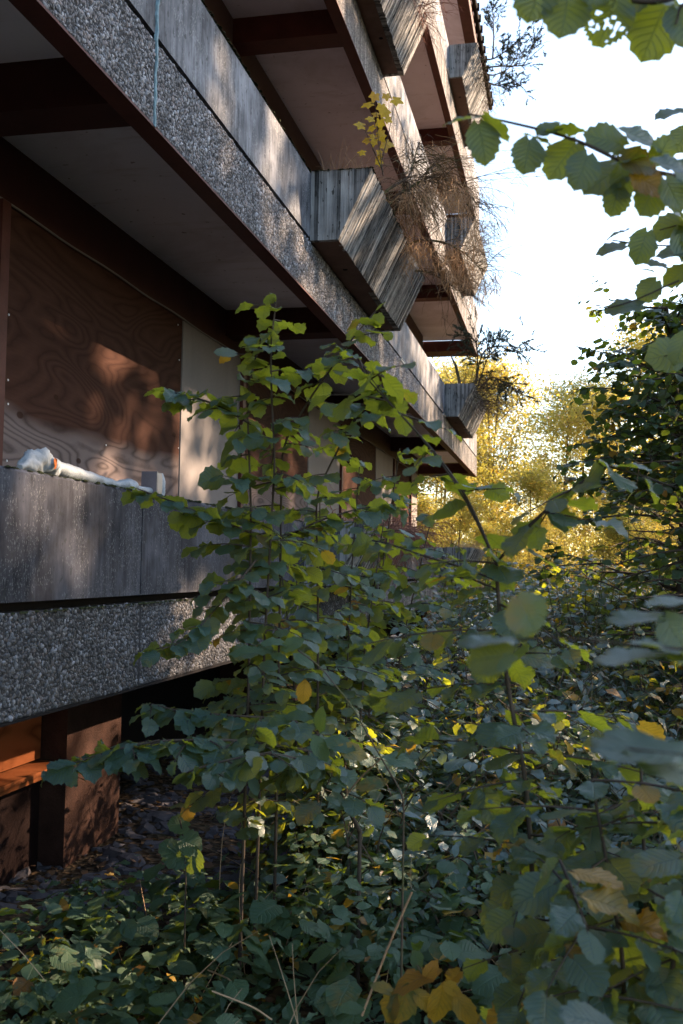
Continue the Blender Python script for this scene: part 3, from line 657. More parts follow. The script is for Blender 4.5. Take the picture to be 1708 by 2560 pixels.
# --- second hazel behind it, broader and lower
hz = empty('hazel_shrub', (*at(900, 1950, 5.2)[:2], 0.0), 'lower broad green hazel behind the tall one, hiding the lowest planter', 'shrub')
f, w = Fol(), MB()
for k, (x0, x1, yt, Y) in enumerate(((760, 690, 1330, 5.0), (800, 800, 1250, 5.2), (850, 900, 1150, 5.3), (900, 1000, 1120, 5.3), (880, 960, 1300, 5.0), (950, 1080, 1290, 5.4), (820, 740, 1450, 4.6), (860, 880, 1420, 4.6))):
    P = np.vstack([[root((x0, 1950), Y)], pts((x0*.6+x1*.4, (1950+yt)/2, Y), (x1, yt, Y))]); stem(P, .008, .003)
    side_twigs(f, w, P, 26, .50, .072, .037, 'h2', t0=.12, up=.15, droop=.3, agevar=.03)
fin(f, w, hz, M['hazel'], M['bark'])

for (x, y, H, ns, sp, sz, ag, lab) in ((-.45, 6.3, 1.45, 7, .42, .062, .05, 'rounded hazel bush in the middle of the thicket, behind the forked sapling'), (.15, 8.2, 1.85, 8, .5, .062, .10, 'taller hazel bush right of the forked sapling, below the golden trees'),
        (-.95, 10.6, 2.05, 8, .55, .062, .05, 'hazel bush standing against the lowest far planter'), (.62, 6.0, 1.3, 6, .4, .066, .22, 'yellowing hazel bush at the right, before the dark trees'), (-.2, 4.9, 1.05, 6, .34, .066, .12, 'low hazel bush in the foreground thicket, left of the lower right sapling')):
    hz = empty('hazel_bush', (x, y, 0.0), lab, 'bush'); f, w = Fol(), MB()
    for k in range(ns):
        a_ = k*2.4; P = np.array([(x, y, 0), (x+.12*math.cos(a_), y+.12*math.sin(a_), H*.4), (x+sp*.6*math.cos(a_), y+sp*.6*math.sin(a_), H*rng.uniform(.75, 1.0))]); stem(P, .007, .002)
        side_twigs(f, w, P, 17, sp*.8, sz, .042, 'h2' if y < 7 else 'h1', t0=.15, up=.12, droop=.3, agevar=ag)
    fin(f, w, hz, M['hazel'], M['bark'])

# --- low hazel by the wall foot with a level bough reaching left
hz = empty('hazel_shrub', (*at(900, 2080, 3.6)[:2], 0.0), 'low hazel with a level leafy bough reaching left across the dark basement', 'shrub')
f, w = Fol(), MB()
for P, n in ((pts((900, 2080, 3.6), (800, 1880, 3.4), (600, 1850, 3.2), (400, 1850, 3.05), (260, 1880, 3.0), (140, 1925, 2.95)), 22),
             (pts((900, 2080, 3.6), (820, 1920, 3.3), (680, 1880, 3.1), (560, 1900, 3.0), (470, 1930, 2.95)), 12),
             (pts((900, 2080, 3.6), (760, 1800, 3.4), (600, 1790, 3.3), (450, 1780, 3.3), (380, 1760, 3.3)), 12)):
    stem(P, .008, .0025)
    side_twigs(f, w, P, int(n*1.3), .19, .076, .032, 'h2', t0=.3, up=.05, droop=.35, agevar=.05, jitter=.28)
    leafy_twig(f, w, P[-3:], .076, .035, 'h2', start=.1, droop=.2, agevar=.0)
P = np.array([root((900, 2080), 3.6), at(900, 2080, 3.6)]); stem(P, .01, .008)
fin(f, w, hz, M['hazel'], M['bark'])

# --- forked sapling in the middle foreground
hz = empty('hazel_sapling', (*at(1300, 2540, 2.35)[:2], 0.0), 'slender dark-stemmed hazel sapling in the centre foreground, forking at its top', 'sapling')
f, w = Fol(), MB()
Ys = 2.35
B0 = np.vstack([[root((1335, 2560), Ys)], pts((1335, 2300, Ys), (1330, 2157, Ys), (1312, 1926, Ys), (1299, 1873, Ys), (1279, 1770, Ys), (1261, 1656, Ys), (1250, 1553, Ys), (1240, 1409, Ys))])
B1 = pts((1240, 1409, Ys), (1194, 1296, 2.4), (1152, 1218, 2.45), (1096, 1141, 2.5), (1028, 1063, 2.55), (980, 1015, 2.6), (916, 945, 2.65), (900, 900, 2.7))
B2 = pts((1240, 1409, Ys), (1281, 1358, 2.3), (1328, 1306, 2.3), (1395, 1249, 2.25), (1462, 1198, 2.2), (1520, 1165, 2.2))
B3 = pts((1240, 1450, Ys), (1160, 1420, 2.4), (1060, 1390, 2.5), (960, 1355, 2.6), (880, 1345, 2.7))
w.tube(resample(B0, .03), np.linspace(.0075, .0045, len(resample(B0, .03))), 7)
for P, r in ((B1, .0035), (B2, .0034), (B3, .0028)): w.tube(resample(P, .02), np.linspace(r, .002, len(resample(P, .02))), 6)
leafy_twig(f, w, B1, .082, .088, 'h3', start=.1, droop=.3, agevar=0, r0=.003)
leafy_twig(f, w, B2, .088, .075, 'h3', start=.15, droop=.3, agevar=0, r0=.003)
leafy_twig(f, w, B3, .072, .055, 'h2', start=.1, droop=.25, agevar=0, r0=.002)
side_twigs(f, w, B1, 7, .17, .074, .055, 'h2', t0=.25, up=.2, taper=False)
side_twigs(f, w, B2, 4, .15, .085, .06, 'h2', t0=.4, up=.1, taper=False)
side_twigs(f, w, B0, 30, .28, .078, .052, 'h3', t0=.20, up=.12, droop=.2, taper=False, agevar=.08)
fin(f, w, hz, M['hazel'], M['bark'])

# --- sapling at the lower right, almost in front of the lens
hz = empty('hazel_sapling', (*at(1600, 2540, 1.9)[:2], 0.0), 'dark large-leaved hazel sapling filling the lower right corner', 'sapling')
f, w = Fol(), MB()
for x0, x1, yt, Y in ((1560, 1480, 1950, 2.1), (1620, 1600, 1850, 2.3), (1680, 1760, 1900, 2.0), (1500, 1400, 2150, 1.9)):
    P = np.vstack([[root((x0, 2600), Y)], pts((x0, 2400, Y), (x1, yt, Y))]); Q = resample(P, .03); w.tube(Q, np.linspace(.009, .003, len(Q)), 6)
    side_twigs(f, w, P, 20, .24, .076, .046, 'h3', t0=.2, up=.1, droop=.2, taper=False, agevar=.08)
fin(f, w, hz, M['hazel'], M['bark'])

# --- boughs entering from the right
def px_leaf(f, cx, cy, L, ang, Y, face=0.75, age=0.0, tpl='h3', holes=False, curl=.8, roll=0.0):
    """a leaf about a point, blade turned partly to the viewer; L its length in metres"""
    p = at(cx, cy, Y); a = R(ang); d = cR*math.cos(a)-cU*math.sin(a)+cF*rng.normal(0, .15)
    n_ = unit(-cF*face+np.array([0, 0, 1])*(1-face)+rng.normal(0, .12, 3)+cR*roll)
    d = unit(d); f.leaf(tpl, p-d*L*.5, d, n_, L, age, curl)
hz = empty('hazel_bough', at(2050, 420, 1.9), 'near green hazel bough hanging in from the upper right against white sky', 'branch')
f, w = Fol(), MB()
C0 = pts((2050, 420, 1.9), (1900, 440, 1.8), (1708, 445, 1.66), (1640, 430, 1.62), (1560, 410, 1.6), (1480, 365, 1.6), (1400, 335, 1.6), (1300, 312, 1.6), (1220, 293, 1.6), (1170, 285, 1.6))
w.tube(resample(C0, .02), np.linspace(.006, .0017, len(resample(C0, .02))), 6)
u = 1.6/FPX
for cx, cy, L, a, fc, ag in ((1155, 297, 105, 178, .25, 0), (1210, 360, 112, 75, .8, 0), (1245, 318, 100, 35, .15, 0), (1320, 392, 92, 95, .85, 0), (1405, 400, 125, 130, .75, 0),
        (1512, 442, 150, 150, .7, 0), (1512, 345, 118, 200, .7, 0), (1612, 348, 125, 20, .55, 0), (1404, 326, 108, 185, .3, 0), (1600, 405, 105, 20, .6, .45), (1625, 458, 100, 30, .5, .8),
        (1540, 505, 82, 100, .8, 0), (1622, 498, 98, 120, .7, .2), (1685, 490, 95, 60, .7, 0), (1690, 415, 110, 10, .5, .1), (1660, 372, 80, 300, .6, 0), (1370, 322, 70, 160, .5, 0),
        (1455, 430, 100, 110, .6, 0), (1560, 460, 90, 80, .4, 0), (1580, 395, 95, 340, .4, 0), (1730, 440, 110, 20, .5, 0), (1800, 470, 120, 60, .5, 0), (1345, 345, 80, 10, .4, 0)):
    px_leaf(f, cx, cy, L*u*.92, a, 1.6+rng.normal(0, .03), fc, ag)
fin(f, w, hz, M['hazel'], M['bark'], 'twig')

hz = empty('hazel_bough', at(1900, -120, 1.5), 'green hazel bough with a hole-eaten leaf hanging in at the top right', 'branch')
f, w = Fol(), MB()
C1 = pts((1900, -120, 1.5), (1760, -40, 1.5), (1640, 15, 1.5), (1520, -12, 1.5), (1400, -30, 1.5), (1300, -45, 1.5))
w.tube(resample(C1, .02), np.linspace(.006, .002, len(resample(C1, .02))), 6)
w.tube(np.vstack([C1[1:2], pts((1700, 20, 1.5), (1690, 60, 1.5))]), [.003, .0025, .002], 5)
u = 1.5/FPX
for cx, cy, L, a, fc, ag in ((1342, 0, 110, 100, .8, 0), (1417, 35, 118, 95, .85, 0), (1636, 78, 158, 112, .85, 0), (1575, -2, 120, 150, .6, .2), (1705, 70, 110, 80, .6, 0), (1668, 5, 95, 20, .6, 0), (1490, -20, 80, 60, .7, 0), (1455, -22, 70, 30, .4, 0), (1380, -30, 90, 60, .5, 0)):
    px_leaf(f, cx, cy, L*u*.95, a, 1.5+rng.normal(0, .03), fc, ag)
b1 = f.mb()
g_ = Fol(); px_leaf(g_, 1522, 55, 116*u, 105, 1.5, .85); V, F, UV = leaf_template('hazel', 26, 12)
TPL['eaten'] = (V, F, UV); g_.L['eaten'] = g_.L.pop('h3'); q = g_.mb()
ctr = UV.mean(1); keep = np.ones(len(F), bool)
for _ in range(30):
    cu, cv, rr = rng.uniform(.15, .85), rng.uniform(.12, .9), rng.uniform(.022, .05)
    keep &= ((ctr[:, 0]-cu)**2*0.8+(ctr[:, 1]-cv)**2) > rr*rr
b1.add(q.V[0], q.F[0][keep], q.A[0][keep], q.G[0][keep], q.U[0][keep])
w.build('twig', M['bark'], hz, True); b1.build('foliage', M['hazel'], hz, True)

hz = empty('hazel_bough', at(1950, 700, 2.4), 'dark hazel bough trailing down along the right edge against the sky', 'branch')
f, w = Fol(), MB()
for P, r in ((pts((1950, 700, 2.4), (1800, 610, 2.3), (1700, 615, 2.2), (1620, 615, 2.2), (1530, 600, 2.2)), .004), (pts((1950, 720, 2.4), (1760, 680, 2.3), (1660, 715, 2.2), (1580, 760, 2.2), (1520, 770, 2.2)), .004),
             (pts((1950, 650, 2.4), (1800, 540, 2.3), (1700, 560, 2.2), (1650, 575, 2.2)), .003), (pts((1950, 800, 2.4), (1800, 860, 2.3), (1700, 885, 2.2), (1660, 890, 2.2)), .003), (pts((1900, 300, 2.4), (1760, 285, 2.3), (1690, 280, 2.2)), .003)):
    P = np.vstack([at(2050, 640, 2.5), P[1:]]); Q = resample(P, .03); w.tube(Q, np.linspace(r, .0015, len(Q)), 5)
u = 2.2/FPX
for cx, cy, L, a, fc, ag in ((1525, 622, 78, 170, .5, 0), (1603, 620, 85, 110, .7, 0), (1668, 568, 95, 160, .6, 0), (1680, 632, 80, 180, .5, 0), (1540, 585, 65, 165, .2, 0), (1620, 728, 70, 130, .7, 0), (1558, 768, 95, 175, .6, 0),
        (1690, 690, 80, 150, .6, 0), (1662, 888, 100, 175, .75, 0), (1705, 875, 80, 100, .6, 0), (1672, 282, 80, 170, .4, 0), (1705, 352, 70, 120, .5, 0), (1740, 600, 80, 100, .5, 0), (1700, 540, 80, 30, .5, 0), (1640, 660, 55, 190, .2, 0),
        (1620, 675, 50, 200, .2, 0), (1760, 700, 90, 80, .5, 0), (1600, 592, 60, 190, .3, 0), (1715, 615, 90, 60, .6, 0)):
    px_leaf(f, cx, cy, L*u*.95, a, 2.2+rng.normal(0, .03), fc, ag, 'h2')
fin(f, w, hz, M['hazel'], M['bark'], 'twig')

hz = empty('hazel_bough', at(2000, 1640, 1.0), 'blurred hazel bough with broad bluish leaves close to the viewer at the right', 'branch')
f, w = Fol(), MB()
for P in (pts((2000, 1660, 1.0), (1800, 1625, 1.0), (1640, 1620, 1.0), (1400, 1590, 1.02), (1290, 1600, 1.05)), pts((2000, 1900, .85), (1850, 1900, .85), (1708, 1890, .85), (1560, 1870, .85)), pts((2000, 1500, 1.1), (1800, 1510, 1.1), (1640, 1520, 1.1))):
    P = np.vstack([at(2200, 1660, 1.1), P]); Q = resample(P, .02); w.tube(Q, np.linspace(.0022, .0010, len(Q)), 5)
for cx, cy, Lm, a, fc, ag, Y in ((1215, 1603, .066, 180, .10, 0, 1.05), (1222, 1640, .055, 172, .55, .1, 1.06), (1320, 1540, .046, 60, .9, .3, 1.02), (1585, 1545, .066, 178, .12, 0, 1.1), (1590, 1640, .098, 180, .10, 0, 1.0), (1690, 1625, .08, 10, .12, 0, 1.0),
        (1600, 1872, .09, 186, .10, 0, .85), (1700, 1925, .085, 20, .2, 0, .85), (1690, 1500, .06, 350, .2, 0, 1.1), (1460, 2545, .075, 200, .1, 0, 1.3), (1700, 1600, .06, 60, .3, 0, 1.1)):
    px_leaf(f, cx, cy, Lm*.88, a, Y, fc, ag, curl=.6)
fin(f, w, hz, M['hazel'], M['bark'], 'twig')

# --- the pale pointed shoot and the yellowing plant at the bottom
hz = empty('willow_shoot', (*at(1010, 1980, 3.0)[:2], 0.0), 'pale green arching shoot with pointed leaves at its tip, above the low leaves', 'plant')
f, w = Fol(), MB()
P = np.vstack([[root((1010, 1990), 3.0)], pts((1010, 1990, 3.0), (950, 1890, 3.0), (880, 1765, 2.95), (800, 1665, 2.9), (745, 1625, 2.9))])
w.tube(resample(P, .02), np.linspace(.0045, .002, len(resample(P, .02))), 5)
u = 2.9/FPX
for cx, cy, L, a, fc, ag in ((625, 1628, 120, 182, .2, 0), (690, 1605, 90, 190, .3, 0), (730, 1610, 70, 160, .4, 0), (760, 1650, 70, 30, .5, 0), (700, 1645, 60, 200, .4, 0), (785, 1690, 60, 200, .4, 0), (760, 1730, 72, 95, .8, .9),
        (745, 1790, 85, 185, .35, 0), (800, 1800, 75, 100, .6, 0), (800, 1870, 80, 60, .6, 0), (850, 1860, 85, 200, .5, .2), (700, 1800, 70, 175, .4, 0), (880, 1880, 90, 20, .5, .5), (1000, 1900, 95, 10, .4, .1), (930, 1960, 90, 170, .4, .4)):
    px_leaf(f, cx, cy, L*u, a, 2.92, fc, ag, 'o2')
fin(f, w, hz, M['herb'], M['twig'])
hz = empty('yellowing_plant', (*at(1060, 2540, 2.4)[:2], 0.0), 'drooping plant with big yellow and brown withering leaves at the bottom centre', 'plant')
f, w = Fol(), MB()
P = np.vstack([[root((1080, 2600), 2.4)], pts((1075, 2500, 2.3), (1060, 2430, 2.2), (1030, 2400, 2.2))]); w.tube(resample(P, .02), .004, 5)
u = 2.2/FPX
for cx, cy, L, a, fc, ag in ((1040, 2445, 135, 165, .45, .95), (1010, 2515, 125, 98, .8, .42), (1100, 2510, 115, 100, .8, .75), (1160, 2525, 105, 60, .7, .72), (975, 2520, 100, 110, .6, .5), (1060, 2500, 80, 40, .6, .6), (1075, 2430, 70, 300, .5, .9),
        (1045, 2400, 60, 60, .5, .2), (960, 2470, 70, 200, .5, .5), (880, 2520, 65, 190, .5, .0), (1130, 2470, 60, 20, .5, .9)):
    px_leaf(f, cx, cy, L*u, a, 2.2, fc, ag, 'o2')
fin(f, w, hz, M['herb'], M['twig'])
hz = empty('yellow_green_seedling', (*at(450, 2160, 3.6)[:2], 0.0), 'small yellow-green sunlit seedling standing alone before the dark rubble', 'plant')
f, w = Fol(), MB()
P = np.vstack([[root((465, 2250), 3.5)], pts((465, 2180, 3.5), (460, 2100, 3.5), (450, 2050, 3.5))]); w.tube(resample(P, .02), .003, 5)
u = 3.5/FPX
for cx, cy, L, a, fc, ag in ((445, 2060, 55, 200, .5, .15), (480, 2110, 62, 20, .6, .15), (440, 2140, 75, 170, .6, .05), (475, 2155, 70, 100, .8, .05), (450, 2015, 60, 185, .2, .3), (470, 2035, 42, 80, .7, .8), (420, 2120, 50, 210, .5, 0)):
    px_leaf(f, cx, cy, L*u, a, 3.5, fc, ag, 'h2')
fin(f, w, hz, M['herb'], M['bark'])

# --- thicket between the building and the wood: arching stems, uncountable
def thicket(n, xr, yr, hfun, size, tpls, agef, sd_, stems=True, dens=None):
    f, w = Fol(), MB(); g_ = np.random.default_rng(sd_)
    for _ in range(n):
        y = g_.uniform(*yr); xlo = max(xr[0], -1.0 if y < 5.2 else -1.35 if y < 24.5 else -6); x = g_.uniform(xlo, xr[1])
        H = hfun(x, y)*g_.uniform(.65, 1.12); a = g_.uniform(0, 6.28); l = g_.uniform(.25, .6)*min(1.2, max(.4, H))
        s_ = np.linspace(0, 1, 7); P = np.stack([x+math.cos(a)*l*s_**2, y+math.sin(a)*l*s_**2, gz(x, y)-.02+H*(s_-.22*s_**3)], -1)
        T = np.gradient(P, axis=0)
        if stems and y < 9: w.tube(P, np.linspace(.006, .002, 7), 3)
        m = int(g_.integers(11, 19)*(H**.5)); tt = g_.uniform(.25, 1.0, m)**.8
        pp = np.stack([np.interp(tt, s_, P[:, i]) for i in range(3)], -1)
        az = g_.uniform(0, 6.28, m); D = np.stack([np.cos(az), np.sin(az), g_.normal(-.22, .22, m)], -1)
        pp = pp+D*g_.uniform(.02, .16, (m, 1))
        N = np.stack([g_.normal(0, .33, m), g_.normal(-.05, .33, m), np.ones(m)], -1)
        ag = np.where(g_.uniform(0, 1, m) < agef(x, y), g_.uniform(.35, 1, m), 0)
        f.many(tpls[g_.integers(len(tpls))], pp, D, N, size*g_.uniform(.6, 1.5)*g_.uniform(.6, 1.2, m), ag)
    return f, w
hf = lambda x, y: np.interp(y, [3.5, 5, 8, 12, 20], [.65, 1.15, 1.62, 1.9, 2.1])*(1.0 if x > -.6 else .95)
f, w = thicket(2500, (-1.6, 2.2), (3.8, 12.5), hf, .064, ('o1', 'n2', 'h1', 'n1', 'o1'), lambda x, y: .07 if x < .6 else .22, 11)
w.build('thicket_stems', M['twig'], None); bpy.data.objects['thicket_stems'].name = 'thicket_stems'
ts = bpy.data.objects['thicket_stems']; tag(ts, kind='stuff', label='tangle of thin brown stems inside the leafy thicket', cat='stems')
tag(f.mb().build('thicket', M['thicket'], None, True), 'mass of bluish green leaves filling the ground beside the building', 'thicket', kind='stuff')
f, w = thicket(900, (-5.0, 7.5), (12.5, 27), hf, .085, ('o1', 'h1'), lambda x, y: .3, 12, False)
tag(f.mb().build('far_thicket', M['thicket'], None, True), 'yellowing bushes massed at the foot of the far trees', 'thicket', kind='stuff')

# --- herbs over the bottom left, litter, rubble, dead stalks
f = Fol(); g_ = np.random.default_rng(5)
for _ in range(2600):
    y = g_.uniform(2.7, 6.6); x = g_.uniform(-2.0, 1.7)
    if x < -1.55 and y > 4.2: continue
    bare = x < -1.15 and y > 4.4
    if bare and g_.random() < .85: continue
    H = g_.uniform(.06, .34)*(1.0 if y < 4.8 else 1.4)*(1.9 if x > -1.05 and y > 3.1 else 1); m = int(g_.integers(5, 11)); az = g_.uniform(0, 6.28, m)
    D = np.stack([np.cos(az), np.sin(az), g_.normal(-.2, .2, m)], -1); P = np.array([x, y, gz(x, y)])+D*g_.uniform(.02, .09, (m, 1)); P[:, 2] = gz(x, y)+H*g_.uniform(.6, 1, m)
    N = np.stack([g_.normal(0, .3, m), g_.normal(-.1, .3, m), np.ones(m)], -1)
    f.many(('o2', 'h1', 'n2')[int(g_.integers(0, 3))] if y < 4.6 else 'o1', P, D, N, .056*g_.uniform(.6, 1.6)*g_.uniform(.6, 1.3, m), np.where(g_.uniform(0, 1, m) < .05, .7, (g_.random() < .25)*g_.uniform(.1, .3, m)))
tag(f.mb().build('ground_cover', M['herb'], None, True), 'low dark green herbs carpeting the ground before the basement', 'ground cover', kind='stuff')
f = Fol(); n = 5200; P = np.stack([g_.uniform(-3.2, 5, n), g_.uniform(2.4, 14, n), np.zeros(n)], -1); P[:, 2] = gz(P[:, 0], P[:, 1])+g_.uniform(.005, .04, n)
az = g_.uniform(0, 6.28, n); f.many('o1', P, np.stack([np.cos(az), np.sin(az), g_.normal(0, .2, n)], -1), np.stack([g_.normal(0, .4, n), g_.normal(0, .4, n), np.ones(n)], -1), .06*g_.uniform(.5, 1.2, n), np.zeros(n))
tag(f.mb().build('leaf_litter', M['litter'], None, True), 'brown fallen leaves lying over the soil', 'leaf litter', kind='stuff')
mb = MB(); n = 1500
for _ in range(n):
    x, y = g_.uniform(-3.2, -.9), g_.uniform(4.2, 9.5); s_ = g_.uniform(.012, .05)*(1 if g_.random() < .85 else 1.8); V = stone_V*(1+g_.normal(0, .22, (13, 1)))+g_.normal(0, .08, (13, 3))
    V = V*np.array([s_*g_.uniform(.8, 1.7), s_*g_.uniform(.6, 1.1), s_*g_.uniform(.25, .8)]); a = g_.uniform(0, 6.28); c, s2 = math.cos(a), math.sin(a)
    V = np.stack([V[:, 0]*c-V[:, 1]*s2+x, V[:, 0]*s2+V[:, 1]*c+y, V[:, 2]+float(gz(x, y))-.002], -1); mb.add(V, stone_F, g_.random())
tag(mb.build('rubble', M['rubble'], None), 'broken grey stones strewn over the ground beneath the building', 'rubble', kind='stuff')
mb = MB()
for _ in range(420):
    y = g_.uniform(2.6, 7); x = g_.uniform(-1.4, 2.2); l = g_.uniform(.25, .9); a = g_.uniform(0, 6.28); e = g_.uniform(.3, 1.4)
    s_ = np.linspace(0, 1, 6); z0 = float(gz(x, y)); P = np.stack([x+math.cos(a)*math.cos(e)*l*s_+.08*s_**2, y+math.sin(a)*math.cos(e)*l*s_, z0+math.sin(e)*l*(s_-.25*s_**2.5)], -1)
    mb.tube(P, np.linspace(.0022, .0008, 6), 3)
for P in (pts((530, 2478, 3.0), (640, 2520, 3.0), (680, 2550, 3.0)), pts((520, 2425, 3.3), (580, 2450, 3.2), (600, 2500, 3.1)), pts((860, 1995, 3.2), (900, 1945, 3.1), (960, 1890, 3.0)), pts((905, 2540, 2.6), (965, 2380, 2.6), (1030, 2230, 2.6))):
    mb.tube(resample(P, .02), .0028, 4)
tag(mb.build('dead_stalks', M['straw'], None), 'thin dry straw-coloured stalks scattered through the undergrowth', 'stalks', kind='stuff')

# --- plants growing in the planters
def twiggy(mb, base, n, L, dirf, r0, sag, fork=3, lr=0, g_=rng, wob=.12):
    tips = []
    for _ in range(n):
        b = base() if callable(base) else np.array(base, float); d = unit(dirf()); l = L*g_.uniform(.5, 1.15); q = [b]
        for s_ in range(6):
            d = unit(d+g_.normal(0, wob, 3)+np.array([0, 0, -sag])); q.append(q[-1]+d*l/6)
        mb.tube(q, np.linspace(r0, r0*.25, 7), 3, lr); tips.append(q)
        for _k in range(fork):
            i = g_.integers(2, 6); dd = unit((q[i+1]-q[i])+g_.normal(0, .5, 3)*np.linalg.norm(q[i+1]-q[i])); qq = [q[i]]; l2 = l*g_.uniform(.2, .5)
            for s_ in range(4): dd = unit(dd+g_.normal(0, wob, 3)+np.array([0, 0, -sag*1.5])); qq.append(qq[-1]+dd*l2/4)
            mb.tube(qq, np.linspace(r0*.5, r0*.2, 5), 3, lr); tips.append(qq)
    return tips
def grass(name, label, y0, y1, lv, n, L, mat, sag=.35, out=.5, x0=-1.95, x1=-1.55):
    z = LV[lv][2]-.03; mb = MB(); g_ = np.random.default_rng(int(y0*10)+lv)
    twiggy(mb, lambda: np.array([g_.uniform(x0, x1), g_.uniform(y0, y1), z]), n, L, lambda: np.array([g_.normal(out*.6, .45), g_.normal(0, .45), g_.uniform(.3, 1.2)]), .0022, sag, 1, g_=g_)
    o = empty(name, (-1.75, (y0+y1)/2, z), label, 'plant'); mb.build('stalks', mat, o, False); return o
def fibres(mb, g_, c, sp, n, L, down=1.0):
    for _ in range(n):
        p = np.array(c)+g_.normal(0, 1, 3)*sp; d = unit(np.array([g_.normal(.1, .4), g_.normal(0, .4), -down*g_.uniform(.2, 1.2)])); l = L*g_.uniform(.4, 1.2)
        q = [p]
        for _i in range(4): d = unit(d+g_.normal(0, .22, 3)); q.append(q[-1]+d*l/4)
        mb.tube(q, np.linspace(.0028, .0012, 5), 3)
g_ = np.random.default_rng(21)
z2 = LV[2][2]
# dead broom-like bush trailing from the first planter
bb = empty('dead_bush', (-1.7, 9.4, z2-.05), 'large tangled dead bush with moss and tawny fibres spilling from the nearest planter', 'bush')
mb = MB()
limbs = [np.array([(-1.72, 9.0, z2-.06), (-1.5, 9.0, z2+.22), (-1.2, 9.1, z2+.42), (-.95, 9.3, z2+.40), (-.75, 9.5, z2+.2)]),
         np.array([(-1.7, 9.3, z2-.06), (-1.55, 9.4, z2+.3), (-1.35, 9.6, z2+.62), (-1.2, 9.8, z2+.85)]),
         np.array([(-1.66, 9.8, z2-.06), (-1.4, 9.9, z2+.1), (-1.15, 10.0, z2+.08), (-.95, 10.1, z2-.02), (-.8, 10.2, z2-.18)]),
         np.array([(-1.72, 8.7, z2-.06), (-1.55, 8.7, z2+.15), (-1.35, 8.8, z2+.3), (-1.3, 9.0, z2+.7)]),
         np.array([(-1.62, 10.4, z2-.06), (-1.4, 10.5, z2-.05), (-1.25, 10.6, z2-.12), (-1.1, 10.7, z2-.22)])]
for q in limbs: mb.tube(resample(q, .04), np.linspace(.016, .004, len(resample(q, .04))), 6)
for q in limbs:
    Q = resample(q, .03)
    twiggy(mb, lambda: Q[g_.integers(len(Q)//4, len(Q))]+g_.normal(0, .01, 3), 46, .55, lambda: np.array([g_.normal(.55, .5), g_.normal(.1, .6), g_.normal(.15, .45)]), .0042, .16, 4, g_=g_)
for _ in range(9):
    b = limbs[g_.integers(0, 5)][-2]; twiggy(mb, b, 1, 1.05, lambda: np.array([1.0, g_.normal(0, .3), g_.normal(.25, .3)]), .004, .10, 5, g_=g_, wob=.08)
mb.build('branches', M['twig'], bb)
mb = MB()
for _ in range(58):
    q_ = limbs[g_.integers(0, 3)]; b_ = resample(q_, .03); b_ = b_[g_.integers(len(b_)//4, len(b_))]
    fibres(mb, g_, b_+g_.normal(0, 1, 3)*(.10, .22, .08)-(.0, 0, .12), (.05, .10, .05), 34, .24)
mb.build('fibres', M['straw'], bb)
grass('dry_grass', 'dry straw grass on top of the nearest planter', 7.85, 9.0, 2, 150, .34, M['straw'], .12, .25, -1.95, -1.6)
# yellow maple seedling
mp = empty('maple_sapling', (-1.66, 8.3, z2-.06), 'small bright yellow maple sapling growing out of the nearest planter', 'sapling')
mb = MB(); f = Fol()
for q in (pts((958, 440, 8.3), (945, 340, 8.3), (938, 250, 8.3)), pts((958, 430, 8.3), (915, 330, 8.3), (905, 310, 8.3)), pts((955, 400, 8.3), (975, 320, 8.3), (985, 260, 8.3)), pts((955, 420, 8.3), (930, 370, 8.3))): mb.tube(resample(q, .03), np.linspace(.005, .002, len(resample(q, .03))), 5)
u = 8.3/FPX
for cx, cy, L, a in ((935, 244, 30, 110), (967, 243, 24, 80), (995, 252, 34, 20), (916, 262, 36, 160), (952, 272, 30, 100), (965, 285, 34, 60), (924, 297, 26, 180), (898, 312, 32, 190), (950, 312, 32, 90), (927, 322, 24, 150), (951, 335, 30, 110),
        (915, 352, 24, 170), (935, 358, 22, 100), (965, 366, 36, 80), (980, 362, 20, 30), (950, 382, 20, 60), (903, 381, 24, 190), (945, 395, 24, 140), (955, 345, 26, 60), (938, 285, 24, 200), (972, 300, 24, 30), (948, 408, 22, 80), (930, 340, 22, 210)):
    px_leaf(f, cx, cy, L*1.05*u, a, 8.3+rng.normal(0, .08), .7, rng.choice([0, 0, .3, .6]), 'maple')
mb.build('stem', M['bark'], mp, True); f.mb().build('foliage', M['maple'], mp, True)
# junipers and tangles
def juniper(label, base, limbs, seed, tw=34, nd=9):
    g_ = np.random.default_rng(seed); o = empty('juniper_bush', base, label, 'bush'); mb, nb = MB(), MB()
    for q in limbs:
        Q = resample(np.array(q)+0., .05); mb.tube(Q, np.linspace(.018, .005, len(Q)), 5)
        tips = twiggy(mb, lambda: Q[g_.integers(len(Q)//3, len(Q))], tw, .42, lambda: unit(q[-1]-np.array(q[-2]))*.8+g_.normal(0, .55, 3), .005, .02, 3, g_=g_)
        for tq in tips:
            if g_.random() < .45: continue
            for p, p2 in zip(tq[1:-1], tq[2:]):
                for _ in range(nd):
                    b = p+(p2-p)*g_.random(); d = unit(unit(p2-p)+g_.normal(0, .55, 3)); l = g_.uniform(.02, .05); s_ = unit(np.cross(d, g_.normal(0, 1, 3)))*.006
                    nb.add([b-s_, b+s_, b+d*l+s_*.5, b+d*l-s_*.5], [(0, 1, 2, 3)])
    mb.build('branches', M['twig'], o); nb.build('needles', M['needle'], o); return o
z4, z3 = LV[4][2], LV[3][2]
J = lambda *a: [at(*q) for q in a]
